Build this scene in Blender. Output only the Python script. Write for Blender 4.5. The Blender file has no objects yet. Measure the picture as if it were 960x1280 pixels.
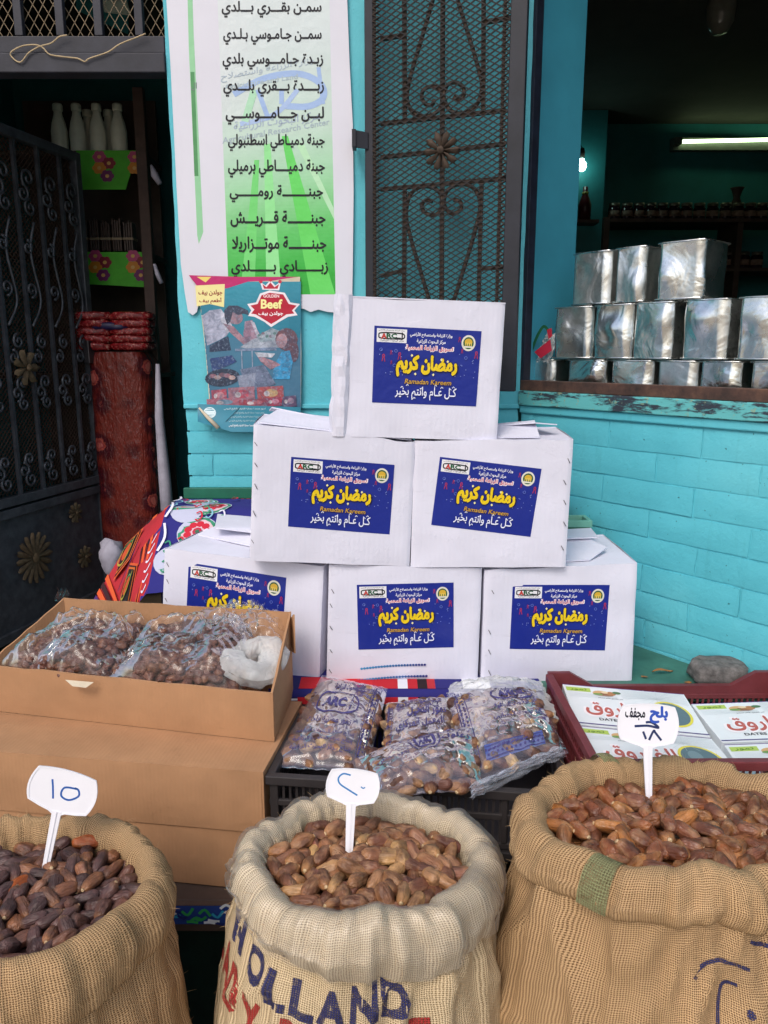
import bpy, bmesh, math, random
from mathutils import Vector, Matrix, noise
from mathutils.geometry import tessellate_polygon
R = math.radians; PI = math.pi
random.seed(7)
sc = bpy.context.scene
COL = sc.collection
# ------------------------------------------------------------------ camera
EYE = 1.62; PITCH = R(11.77); F = 960.0
cd = bpy.data.cameras.new('camera'); cd.sensor_fit = 'VERTICAL'; cd.sensor_height = 36; cd.lens = 27
cd.clip_start = .02; cd.clip_end = 2000
cam = bpy.data.objects.new('camera', cd); COL.objects.link(cam)
cam.location = (0, 0, EYE); cam.rotation_euler = (PI/2 - PITCH, 0, 0); sc.camera = cam
# ------------------------------------------------------------------ daylight
SUN_EL, SUN_ROT = R(48), R(205)
w = bpy.data.worlds.new('World'); sc.world = w; w.use_nodes = True
wn = w.node_tree; bgn = wn.nodes['Background']
sky = wn.nodes.new('ShaderNodeTexSky'); sky.sky_type = 'NISHITA'; sky.sun_disc = False
sky.sun_elevation = SUN_EL; sky.sun_rotation = SUN_ROT; sky.air_density = 1.0; sky.dust_density = 4.0; sky.ozone_density = 1.5
wn.links.new(sky.outputs[0], bgn.inputs[0]); bgn.inputs[1].default_value = 0.15
sd = bpy.data.lights.new('sun', 'SUN'); sd.energy = 0.9; sd.angle = R(22); sd.color = (1, .96, .9)
sun = bpy.data.objects.new('sun', sd); COL.objects.link(sun)
# direction towards the sun (Nishita rotation 0 = +Y, turning clockwise seen from above)
sdir = Vector((math.sin(SUN_ROT)*math.cos(SUN_EL), math.cos(SUN_ROT)*math.cos(SUN_EL), math.sin(SUN_EL)))
sun.rotation_euler = sdir.to_track_quat('Z', 'Y').to_euler()
sc.view_settings.view_transform = 'Standard'; sc.view_settings.look = 'None'
sc.view_settings.gamma = 1; sc.view_settings.exposure = 0.25
sc.cycles.max_bounces = 10; sc.cycles.transparent_max_bounces = 24
try: sc.cycles.use_denoising = True
except Exception: pass
# ------------------------------------------------------------------ measuring helpers (photograph pixels -> rays of the real camera)
CP, SP = math.cos(PITCH), math.sin(PITCH)
def ray(px, py):
    u = (px-480)/F; v = (py-640)/F
    return Vector((u, CP - v*SP, -(SP + v*CP)))
O = Vector((0, 0, EYE))
def atY(px, py, Y): d = ray(px, py); return O + d*(Y/d.y)
def atZ(px, py, z): d = ray(px, py); return O + d*((z-EYE)/d.z)
def hit(px, py, p0, n):
    d = ray(px, py); return O + d*((p0-O).dot(n)/d.dot(n))
def proj(p):
    d = p-O; dep = d.y*CP-d.z*SP; return 480+F*d.x/dep, 640+F*(-d.z*CP-d.y*SP)/dep
def uv_of(fn, px, py):   # where on a bilinear face fn(u, v) the pixel lies
    u = v = .5
    for _ in range(8):
        a = proj(fn(u, v)); b = proj(fn(u+.01, v)); c = proj(fn(u, v+.01))
        j = ((b[0]-a[0])*100, (c[0]-a[0])*100, (b[1]-a[1])*100, (c[1]-a[1])*100); dt = j[0]*j[3]-j[1]*j[2]; ex, ey = px-a[0], py-a[1]
        u += (ex*j[3]-ey*j[1])/dt; v += (ey*j[0]-ex*j[2])/dt
    return u, v
# ------------------------------------------------------------------ colours and materials
def lin(c):
    if isinstance(c, str): c = [int(c[i:i+2], 16)/255 for i in (0, 2, 4)]
    return tuple((x/12.92 if x <= .04045 else ((x+.055)/1.055)**2.4) for x in c)
class NT:
    def __init__(s, name):
        s.m = bpy.data.materials.new(name); s.m.use_nodes = True; s.t = s.m.node_tree
        s.p = s.t.nodes['Principled BSDF']; s.out = s.t.nodes['Material Output']
    def n(s, typ, **k):
        o = s.t.nodes.new('ShaderNode'+typ)
        for a, b in k.items():
            if a == 'ins':
                for i, v in b.items():
                    if hasattr(v, 'is_linked') or isinstance(v, bpy.types.NodeSocket): s.t.links.new(v, o.inputs[i])
                    else: o.inputs[i].default_value = v
            else: setattr(o, a, b)
        return o
    def l(s, a, b): s.t.links.new(a, b)
    def math(s, op, a, b=None, c=None):
        ins = {0: a}
        if b is not None: ins[1] = b
        if c is not None: ins[2] = c
        return s.n('Math', operation=op, ins=ins).outputs[0]
    def mix(s, f, a, b):
        o = s.t.nodes.new('ShaderNodeMix'); o.data_type = 'RGBA'
        for i, v in ((0, f), (6, a), (7, b)):
            if isinstance(v, bpy.types.NodeSocket): s.t.links.new(v, o.inputs[i])
            else: o.inputs[i].default_value = v if i == 0 else (tuple(v)+(1,))[:4]
        return o.outputs[2]
    def ramp(s, f, stops):
        o = s.t.nodes.new('ShaderNodeValToRGB'); s.t.links.new(f, o.inputs[0]); e = o.color_ramp.elements
        while len(e) < len(stops): e.new(.5)
        for x, (p, c) in zip(e, stops):
            x.position = p; x.color = (tuple(c)+(1,))[:4] if not isinstance(c, float) else (c, c, c, 1)
        return o.outputs[0]
    def noise(s, scale, detail=4, rough=.6, vec=None, dist=0):
        o = s.n('TexNoise', ins={'Scale': scale, 'Detail': detail, 'Roughness': rough, 'Distortion': dist})
        if vec: s.t.links.new(vec, o.inputs['Vector'])
        return o.outputs[0]
    def coord(s, kind='Object', scale=None):
        c = s.n('TexCoord').outputs[kind]
        if scale: c = s.n('Mapping', ins={0: c, 3: scale}).outputs[0]
        return c
    def bump(s, h, strength=.3, dist=.002, prev=None):
        b = s.n('Bump', ins={'Height': h, 'Strength': strength, 'Distance': dist})
        if prev: s.l(prev, b.inputs['Normal'])
        s.l(b.outputs[0], s.p.inputs['Normal']); return b.outputs[0]
    def base(s, c):
        if isinstance(c, bpy.types.NodeSocket): s.l(c, s.p.inputs['Base Color'])
        else: s.p.inputs['Base Color'].default_value = (tuple(c)+(1,))[:4]
    def set(s, **k):
        for a, v in k.items():
            i = s.p.inputs[a.replace('_', ' ')]
            if isinstance(v, bpy.types.NodeSocket): s.l(v, i)
            else: i.default_value = v
MATS = {}
def simple(name, col, rough=.6, metal=0, var=.25, scale=18, bumpd=.0008, spec=.4):
    if name in MATS: return MATS[name]
    t = NT(name); c = lin(col) if isinstance(col, str) else col
    n = t.noise(scale, 5, .62, t.coord())
    d = tuple(x*(1-var) for x in c); e = tuple(min(1, x*(1+var*.6)) for x in c)
    t.base(t.ramp(n, [(.3, d), (.7, e)])); t.set(Roughness=rough, Metallic=metal, Specular_IOR_Level=spec)
    t.bump(t.noise(scale*6, 3, .6, t.coord()), .35, bumpd)
    MATS[name] = t.m; return t.m
def teal_paint():
    t = NT('teal_paint'); co = t.coord()
    n1 = t.noise(2.2, 5, .6, co); n2 = t.noise(30, 6, .7, co)
    c = t.ramp(n1, [(.25, lin('50adbc')), (.5, lin('5cbbca')), (.75, lin('6dc6d2'))])
    dirt = t.ramp(n2, [(.60, 0.0), (.74, 1.0)])
    big = t.ramp(t.noise(5, 4, .7, co), [(.48, 0.0), (.7, 1.0)])
    f = t.math('MULTIPLY', dirt, big)
    c = t.mix(t.math('MULTIPLY', f, .45), c, lin('2c7f84'))
    chips = t.ramp(t.noise(75, 3, .6, co), [(.70, 0.0), (.725, 1.0)])
    c = t.mix(t.math('MULTIPLY', chips, .7), c, lin('1c3c3c'))
    st = t.ramp(t.noise(1.0, 5, .7, t.coord('Object', (26, 26, 2.2))), [(.56, 0.0), (.78, 1.0)]); c = t.mix(t.math('MULTIPLY', st, .3), c, lin('3f8f98'))
    t.base(c); t.set(Roughness=.55, Specular_IOR_Level=.3)
    b = t.bump(t.noise(14, 6, .7, co), .7, .005); t.bump(t.noise(110, 4, .6, co), .5, .0014, b)
    return t.m
TEAL = teal_paint()
def print_mat(name='print', rough=.45, bump=None):
    t = NT(name); a = t.n('Attribute', attribute_name='Col'); t.base(a.outputs[0])
    t.set(Roughness=rough, Specular_IOR_Level=.35)
    b = t.bump(t.noise(60, 3, .6, t.coord()), .2, .0006); t.bump(t.noise(7, 4, .6, t.coord()), .6, .010, b)
    return t.m
PRINT = print_mat(); PRINTG = print_mat('glossy_print', .3)
def photo_print():
    t = NT('photo_print'); a = t.n('Attribute', attribute_name='Col').outputs[0]; co = t.coord('Object')
    n1 = t.noise(38, 6, .75, co, .6); n2 = t.noise(120, 4, .7, co)
    c = t.mix(t.ramp(n1, [(.36, .12), (.62, .72)]), a, lin('2c4058')); c = t.mix(t.ramp(n2, [(.52, 0.0), (.68, .5)]), c, lin('8fa4bc'))
    t.base(c); t.set(Roughness=.4); t.bump(t.noise(22, 3, .6, co), .5, .004); return t.m
PHOTO = photo_print()
CLOTHM = print_mat('printed_cloth', .9)
def card_mat(name, col, line=0.3, freq=260, tone=.12):
    t = NT(name); co = t.coord(); c = lin(col)
    n = t.noise(6, 5, .6, co); d = tuple(x*(1-tone) for x in c); e = tuple(min(1, x*(1+tone*.5)) for x in c)
    cc = t.ramp(n, [(.3, d), (.7, e)])
    sm = t.ramp(t.noise(35, 5, .75, co), [(.62, 0.0), (.8, 1.0)])
    cc = t.mix(t.math('MULTIPLY', sm, .25), cc, tuple(x*.6 for x in c))
    scr = t.ramp(t.noise(1.0, 4, .7, t.coord('Object', (8, 8, 70))), [(.66, 0.0), (.72, 1.0)]); cc = t.mix(t.math('MULTIPLY', scr, .22), cc, tuple(x*.7 for x in c)); t.base(cc)
    t.set(Roughness=.75, Specular_IOR_Level=.25)
    sx = t.n('SeparateXYZ', ins={0: t.coord('UV')}).outputs[0]
    wv = t.math('SINE', t.math('MULTIPLY', sx, float(freq)*2*PI))
    wv = t.math('MULTIPLY', wv, t.noise(3, 2, .5, co))
    b = t.bump(wv, line, .0008); b = t.bump(t.noise(4.5, 3, .5, co), .7, .016, b); t.bump(t.ramp(t.noise(16, 5, .7, co), [(.55, 0.0), (.62, 1.0)]), .25, .0015, b)
    return t.m
WCARD = card_mat('white_cardboard', 'd8d8e6', .16, 1/.012, .06)
BCARD = card_mat('brown_cardboard', 'ad8360', .25, 1/.009, .16)
def burlap(name, col, dark, per=.0036, hole=True, extra=None, ink=None):
    t = NT(name); uv = t.n('UVMap', uv_map='UVMap').outputs[0]
    nz = t.n('TexNoise', ins={'Vector': uv, 'Scale': 28.0, 'Detail': 2.0})
    dv = t.n('VectorMath', operation='SCALE', ins={0: t.n('VectorMath', operation='SUBTRACT', ins={0: nz.outputs['Color'], 1: (.5, .5, .5)}).outputs[0], 'Scale': .0055}).outputs[0]
    uv2 = t.n('VectorMath', operation='ADD', ins={0: uv, 1: dv}).outputs[0]
    s = t.n('SeparateXYZ', ins={0: uv2})
    sa = t.math('SINE', t.math('MULTIPLY', s.outputs[0], PI/per)); sb = t.math('SINE', t.math('MULTIPLY', s.outputs[1], PI/per))
    a = t.math('ABSOLUTE', sa); b = t.math('ABSOLUTE', sb)
    sg = t.math('GREATER_THAN', t.math('MULTIPLY', sa, sb), 0.0)
    # warp over weft alternately: the thread on top shows full height, the other a little less
    top = t.math('MAXIMUM', t.math('MULTIPLY', a, t.math('ADD', t.math('MULTIPLY', sg, .3), .7)),
                 t.math('MULTIPLY', b, t.math('SUBTRACT', 1.0, t.math('MULTIPLY', sg, .3))))
    big = t.noise(3.2, 4, .6, uv); thr_u = t.noise(1.0, 2, .5, t.n('Mapping', ins={0: uv, 3: (300, 8, 1)}).outputs[0])
    thr_v = t.noise(1.0, 2, .5, t.n('Mapping', ins={0: uv, 3: (8, 300, 1)}).outputs[0])
    c = lin(col); dk = lin(dark)
    cc = t.mix(t.ramp(big, [(.3, 0.0), (.72, 1.0)]), tuple(x*.82 for x in c), tuple(min(1, x*1.12) for x in c))
    tv = t.math('ADD', t.math('MULTIPLY', thr_u, .6), t.math('MULTIPLY', thr_v, .6))
    cc = t.mix(t.ramp(tv, [(.35, .38), (.6, 0.0)]), cc, tuple(x*.5 for x in c))
    if extra: cc = extra(t, cc, uv)
    cc = t.mix(t.ramp(top, [(.42, 1.0), (.78, 0.0)]), cc, dk)
    t.base(cc); t.set(Roughness=.95, Specular_IOR_Level=.1)
    bb = t.bump(top, .9, .0016); t.bump(t.noise(14, 5, .6, uv), .8, .010, bb)
    if ink:
        al = t.math('MULTIPLY', t.ramp(top, [(.3, 0.0), (.5, 1.0)]), t.ramp(t.noise(90, 4, .7, uv), [(.3, .35), (.5, 1.0)]))
        t.set(Alpha=al)
    return t.m
BURL1 = burlap('burlap', 'c5a37a', '5a4128', .0034); BURL2 = burlap('pale_burlap', 'dcc6a2', '7c6644', .0034); BURL3 = burlap('collar_burlap', 'd9c8ab', '8c7a5e', .0034)
INKB = burlap('blue_ink', '3c3d64', '26243a', ink=1); INKR = burlap('red_ink', 'a83c38', '702a28', ink=1); INKG = burlap('green_ink', '8c8c66', '4a4c38', .0034, ink=1)
def film(name, tint=(.86, .87, .9), lo=.06, hi=.55, rough=.14, sc_=16, bd=.010, edge=.35, rl=(.35, .95)):
    t = NT(name); co = t.coord()
    n = t.noise(sc_, 5, .65, co, 1.2); v = t.n('TexNoise', noise_type='RIDGED_MULTIFRACTAL', ins={'Vector': co, 'Scale': sc_*.8, 'Detail': 3.0, 'Roughness': .5}).outputs[0]
    t.base(tint); t.set(Roughness=rough, Specular_IOR_Level=.7)
    lw = t.n('LayerWeight', ins={0: .35}).outputs[1]
    al = t.math('ADD', t.ramp(v, [(rl[0], lo), (rl[1], hi)]), t.math('MULTIPLY', lw, edge))
    t.n('Math'); t.set(Alpha=t.math('MINIMUM', al, .97))
    t.bump(t.math('ADD', n, t.math('MULTIPLY', v, .7)), 1.0, bd)
    return t.m
def gloss_film(name, tint=(.9, .9, .93), body=.06, sc_=9, bd=.02, rough=.06, streak=.5, fk=2.2, fo=.06):
    t = NT(name); co = t.coord(); t.t.nodes.remove(t.p)
    v = t.n('TexNoise', noise_type='RIDGED_MULTIFRACTAL', ins={'Vector': co, 'Scale': sc_*1.2, 'Detail': 3.0, 'Roughness': .45}).outputs[0]
    w_ = t.n('TexVoronoi', feature='SMOOTH_F1', ins={'Vector': co, 'Scale': sc_*2.6, 'Smoothness': .25}).outputs['Distance']
    h = t.math('ADD', t.math('MULTIPLY', v, .8), t.math('MULTIPLY', w_, .25))
    b = t.n('Bump', ins={'Height': h, 'Strength': 1.0, 'Distance': bd}).outputs[0]
    fr = t.n('Fresnel', ins={'IOR': 1.55, 'Normal': b}).outputs[0]
    gl = t.n('BsdfGlossy', ins={'Color': (1, 1, 1, 1), 'Roughness': rough, 'Normal': b}).outputs[0]
    df = t.n('BsdfDiffuse', ins={'Color': tuple(tint)+(1,), 'Normal': b}).outputs[0]
    tr_ = t.n('BsdfTransparent').outputs[0]
    f2 = t.math('ADD', t.ramp(v, [(.55, body), (.98, streak)]), 0.0)  # whitish streaks along the ridges: glare on the film put into its colour
    m1 = t.n('MixShader', ins={0: f2, 1: tr_, 2: df}).outputs[0]
    m2 = t.n('MixShader', ins={0: t.math('MINIMUM', t.math('ADD', t.math('MULTIPLY', fr, fk), fo), .85), 1: m1, 2: gl}).outputs[0]
    t.l(m2, t.out.inputs[0]); return t.m
FILM = gloss_film('clear_film', (.8, .78, .8), .02, 6, .0036, .12, .36, .42, .0); LINER = gloss_film('white_liner', (.84, .80, .76), .07, 15, .0035, .30, .34, .40, .0)
MILKY = film('milky_film', (.88, .9, .9), .35, .85, .25, 22, .012)
TINTFILM = gloss_film('lilac_film', (.60, .56, .70), .12, 9, .0028, .10, .40, .5, .005);
BLACK = simple('black_plastic', '332f30', .5, 0, .2); MAROON = simple('maroon_plastic', '6d2f33', .45, 0, .18, 30)
GREENP = simple('green_paint', '1f6a50', .4, 0, .3, 7); DGREEN = simple('dark_green_paint', '0c2a24', .5, 0, .4)
IRON = simple('black_iron', '5a5d64', .42, .3, .4, 25); GRILLM = simple('grille_iron', '1f212a', .5, .1, .35, 14); IRONL = simple('grey_iron_paint', '2d2e37', .55, .1, .35, 14)
RUST = simple('rusty_wire', '4a3d33', .8, .1, .4, 60); GILT = simple('dull_gilt', '75624a', .7, .15, .4, 60)
DTEAL = simple('interior_teal_paint', '2c7c80', .6, 0, .25, 3); CEIL = simple('darkened_plaster', '403f38', .9, 0, .25, 3)  # interior teal and plaster darkened in colour to keep the room dim
WHITEP = simple('white_plastic', 'e8e8ee', .35, 0, .04, 10); STONE = simple('grey_stone', '6c6866', .95, 0, .55, 55, .004)
GROUNDM = simple('dusty_ground', 'a1937f', .95, 0, .35, 3, .004); MILK = simple('milk_plastic', 'e6e8da', .4, 0, .08)
LIMEP = simple('lime_card', '58c034', .6, 0, .12); WIRE = simple('bare_wire', '565458', .35, .8, .2)
DARKW = simple('dark_brown_wood', '4c3d35', .6, 0, .3, 12); STRING = simple('string', 'b9a583', .9, 0, .2, 40)
GLASSD = simple('dark_jar_glass', '30202a', .12, 0, .3); LIDM = simple('jar_lid', '7a7468', .35, .6, .2)
# ------------------------------------------------------------------ things, parts, meshes
WM = {}
def wmat(o): return WM.get(o.name, Matrix.Identity(4))
def tag(o, label, cat, group=None, kind=None):
    if label: o['label'] = label
    if cat: o['category'] = cat
    if group: o['group'] = group
    if kind: o['kind'] = kind
    return o
def thing(name, label, cat, loc=(0, 0, 0), group=None, rz=0):
    o = bpy.data.objects.new(name, None); COL.objects.link(o); o.empty_display_size = .05
    o.location = loc; o.rotation_euler = (0, 0, rz)
    WM[o.name] = Matrix.Translation(loc) @ Matrix.Rotation(rz, 4, 'Z')
    return tag(o, label, cat, group)
def copy_tree(o, parent=None):
    c = o.copy(); COL.objects.link(c); c.parent = parent
    for ch in list(o.children): copy_tree(ch, c)
    return c
class MB:
    def __init__(s): s.v = []; s.f = []; s.c = []; s.uv = []; s.mi = []; s.sm = []
    def add(s, vs, fs, col=None, uvs=None, mi=0, smooth=False):
        b = len(s.v); s.v += [Vector(x) for x in vs]
        for f in fs:
            s.f.append([b+i for i in f]); s.c.append(col or (1, 1, 1)); s.mi.append(mi); s.sm.append(smooth)
            s.uv.append([uvs[i] for i in f] if uvs else None)
        return s
    def box8(s, p, **k):  # p: 4 bottom corners ccw, 4 top corners
        return s.add(p, [(0, 3, 2, 1), (4, 5, 6, 7), (0, 1, 5, 4), (1, 2, 6, 5), (2, 3, 7, 6), (3, 0, 4, 7)], **k)
    def box(s, x0, x1, y0, y1, z0, z1, M=None, **k):
        p = [Vector(q) for q in ((x0, y0, z0), (x1, y0, z0), (x1, y1, z0), (x0, y1, z0), (x0, y0, z1), (x1, y0, z1), (x1, y1, z1), (x0, y1, z1))]
        if M: p = [M @ q for q in p]
        return s.box8(p, **k)
    def prism(s, poly, z0, z1, **k):  # poly: list of (x,y) ccw
        n = len(poly); vs = [(x, y, z0) for x, y in poly] + [(x, y, z1) for x, y in poly]
        fs = [tuple(range(n))[::-1], tuple(range(n, 2*n))] + [(i, (i+1) % n, n+(i+1) % n, n+i) for i in range(n)]
        return s.add(vs, fs, **k)
    def slab(s, pts, nrm, t, **k):  # planar polygon thickened along -nrm
        n = len(pts); pts = [Vector(p) for p in pts]; vs = pts + [p - nrm*t for p in pts]
        fs = [tuple(range(n)), tuple(range(n, 2*n))[::-1]] + [(i, n+i, n+(i+1) % n, (i+1) % n) for i in range(n)]
        return s.add(vs, fs, **k)
    def bar(s, a, b, w, h=None, up=Vector((0, 0, 1)), **k):
        a, b = Vector(a), Vector(b); d = (b-a).normalized(); h = h or w
        x = d.cross(up)
        if x.length < 1e-4: x = d.cross(Vector((0, 1, 0)))
        x.normalize(); y = x.cross(d).normalized(); x *= w/2; y *= h/2
        return s.box8([a-x-y, a+x-y, b+x-y, b-x-y, a-x+y, a+x+y, b+x+y, b-x+y], **k)
    def tube(s, pts, r, n=6, closed=False, smooth=True, **k):
        pts = [Vector(p) for p in pts]; m = len(pts); vs = []; rr = r if isinstance(r, (list, tuple)) else [r]*m
        ref = Vector((.3, .5, .81)).normalized()
        for i, p in enumerate(pts):
            d = (pts[min(i+1, m-1)] - pts[max(i-1, 0)])
            if closed: d = pts[(i+1) % m]-pts[i-1]
            d.normalize(); x = d.cross(ref)
            if x.length < .05: x = d.cross(Vector((1, 0, 0)))
            x.normalize(); y = d.cross(x)
            vs += [p + (x*math.cos(2*PI*j/n) + y*math.sin(2*PI*j/n))*rr[i] for j in range(n)]
        fs = [(i*n+j, i*n+(j+1) % n, ((i+1) % m)*n+(j+1) % n, ((i+1) % m)*n+j) for i in range(m if closed else m-1) for j in range(n)]
        if not closed: fs += [tuple(range(n))[::-1], tuple(range((m-1)*n, m*n))]
        return s.add(vs, fs, smooth=smooth, **k)
    def lathe(s, prof, c=(0, 0, 0), n=20, smooth=True, **k):
        c = Vector(c); vs = []
        for r, z in prof: vs += [c + Vector((r*math.cos(2*PI*j/n), r*math.sin(2*PI*j/n), z)) for j in range(n)]
        m = len(prof)
        fs = [(i*n+j, i*n+(j+1) % n, (i+1)*n+(j+1) % n, (i+1)*n+j) for i in range(m-1) for j in range(n)]
        fs += [tuple(range(n))[::-1], tuple(range((m-1)*n, m*n))]
        return s.add(vs, fs, smooth=smooth, **k)
    def grid(s, P, smooth=True, uvf=None, closed=False, **k):  # P[i][j] points
        a, b = len(P), len(P[0]); vs = [p for row in P for p in row]
        fs = [(i*b+j, i*b+(j+1) % b, (i+1)*b+(j+1) % b, (i+1)*b+j) for i in range(a-1) for j in range(b if closed else b-1)]
        uvs = [uvf(i, j) for i in range(a) for j in range(b)] if uvf else None
        return s.add(vs, fs, smooth=smooth, uvs=uvs, **k)
    def build(s, name, mats, parent=None, base=None, colattr=False, bevel=0, kind=None, sub=0):
        me = bpy.data.meshes.new(name)
        if parent is not None: Mi = wmat(parent).inverted()
        elif base is not None: Mi = Matrix.Translation(-Vector(base))
        else: Mi = Matrix.Identity(4)
        me.from_pydata([Mi @ v for v in s.v], [], s.f)
        for m in (mats if isinstance(mats, (list, tuple)) else [mats]): me.materials.append(m)
        me.polygons.foreach_set('material_index', s.mi); me.polygons.foreach_set('use_smooth', s.sm)
        if any(u for u in s.uv):
            ul = me.uv_layers.new(name='UVMap').data
            for p, u in zip(me.polygons, s.uv):
                if u:
                    for li, q in zip(p.loop_indices, u): ul[li].uv = q[:2]
        if colattr:
            ca = me.color_attributes.new('Col', 'FLOAT_COLOR', 'CORNER').data
            for p, c in zip(me.polygons, s.c):
                for li in p.loop_indices: ca[li].color = (c[0], c[1], c[2], 1)
        me.update()
        o = bpy.data.objects.new(name, me); COL.objects.link(o)
        if parent is not None: o.parent = parent; WM[o.name] = wmat(parent)
        elif base is not None: o.location = base; WM[o.name] = Matrix.Translation(base)
        if bevel:
            b = o.modifiers.new('bevel', 'BEVEL'); b.width = bevel; b.segments = 2; b.limit_method = 'ANGLE'
        if sub:
            b = o.modifiers.new('sub', 'SUBSURF'); b.levels = sub; b.render_levels = sub
        if kind: o['kind'] = kind
        return o
def cr(pts, n=6, closed=False):  # Catmull-Rom through points
    pts = [Vector(p) for p in pts]; m = len(pts); out = []
    for i in range(m if closed else m-1):
        g = (lambda q: pts[q % m]) if closed else (lambda q: pts[max(0, min(m-1, q))])
        p0, p1, p2, p3 = g(i-1), g(i), g(i+1), g(i+2)
        for k in range(n):
            t = k/n; out.append(.5*((2*p1)+(p2-p0)*t+(2*p0-5*p1+4*p2-p3)*t*t+(3*p1-p0-3*p2+p3)*t**3))
    if not closed: out.append(pts[-1])
    return out
# ------------------------------------------------------------------ lettering
FORMS = {'ا':0xFE8D,'أ':0xFE83,'إ':0xFE87,'آ':0xFE81,'ب':0xFE8F,'ة':0xFE93,'ت':0xFE95,'ث':0xFE99,'ج':0xFE9D,'ح':0xFEA1,'خ':0xFEA5,'د':0xFEA9,'ذ':0xFEAB,'ر':0xFEAD,'ز':0xFEAF,'س':0xFEB1,'ش':0xFEB5,'ص':0xFEB9,'ض':0xFEBD,'ط':0xFEC1,'ظ':0xFEC5,'ع':0xFEC9,'غ':0xFECD,'ف':0xFED1,'ق':0xFED5,'ك':0xFED9,'ل':0xFEDD,'م':0xFEE1,'ن':0xFEE5,'ه':0xFEE9,'و':0xFEED,'ى':0xFEEF,'ي':0xFEF1}
DUAL = 'ادذرزوآأإةىء'
def shape(s):
    out = []
    for wd in s.split(' '):
        wd = wd.replace('لا', '\ufefb').replace('لأ', '\ufef7'); r = ''
        for i, c in enumerate(wd):
            prev = i > 0 and (wd[i-1] in FORMS or wd[i-1] == 'ـ') and wd[i-1] not in DUAL; nxt = i < len(wd)-1
            if c in '\ufefb\ufef7': r += chr(ord(c)+1) if prev else c; continue
            if c not in FORMS: r += c; continue
            if c in DUAL: r += chr(FORMS[c]+(1 if prev else 0))
            else: r += chr(FORMS[c]+(3 if prev and nxt else 2 if nxt else 1 if prev else 0))
        out.append(r[::-1] if any(ord(q) > 0x600 for q in r) else r)
    return ' '.join(out[::-1]) if any(ord(q) > 0x600 for q in s) else s
TXT = {}
def text_mesh(s, bold=0.0):
    key = (s, bold)
    if key in TXT: return TXT[key]
    cu = bpy.data.curves.new('tmp', 'FONT'); cu.body = shape(s); cu.size = 1; arab = any(ord(q) > 0x600 for q in s); cu.offset = 0 if arab else bold; cu.resolution_u = 3
    m1 = bpy.data.materials.get('tmpm') or bpy.data.materials.new('tmpm')
    cu.materials.append(m1); cu.materials.append(m1)
    for i in range(len(cu.body)): cu.body_format[i].material_index = i % 2
    o = bpy.data.objects.new('tmp', cu); COL.objects.link(o); bpy.context.view_layer.update()
    ev = o.evaluated_get(bpy.context.evaluated_depsgraph_get()); me = ev.to_mesh()
    vs = [(v.co.x, v.co.y) for v in me.vertices]; fs = [(tuple(p.vertices), p.material_index) for p in me.polygons]
    ev.to_mesh_clear(); bpy.data.objects.remove(o); bpy.data.curves.remove(cu)
    if arab and bold > 0:   # thicken by overlaid shifted copies, each a hair above the last
        b_ = bold*1.15; nn = 6 if bold > .035 else 4; V, Q = list(vs), list(fs)
        for c_ in range(nn):
            an = 2*PI*c_/nn+.3; o_ = len(V); V += [(x+b_*math.cos(an), y+b_*math.sin(an)) for x, y in vs]; Q += [(tuple(i+o_ for i in f), m+2*(c_+1)) for f, m in fs]
        vs, fs = V, Q
    x0 = min(v[0] for v in vs); x1 = max(v[0] for v in vs); y0 = min(v[1] for v in vs); y1 = max(v[1] for v in vs)
    vs = [((x-x0)/(x1-x0), (y1-y)/(y1-y0)) for x, y in vs]   # 0..1, y down
    TXT[key] = (vs, fs); return TXT[key]
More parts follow.
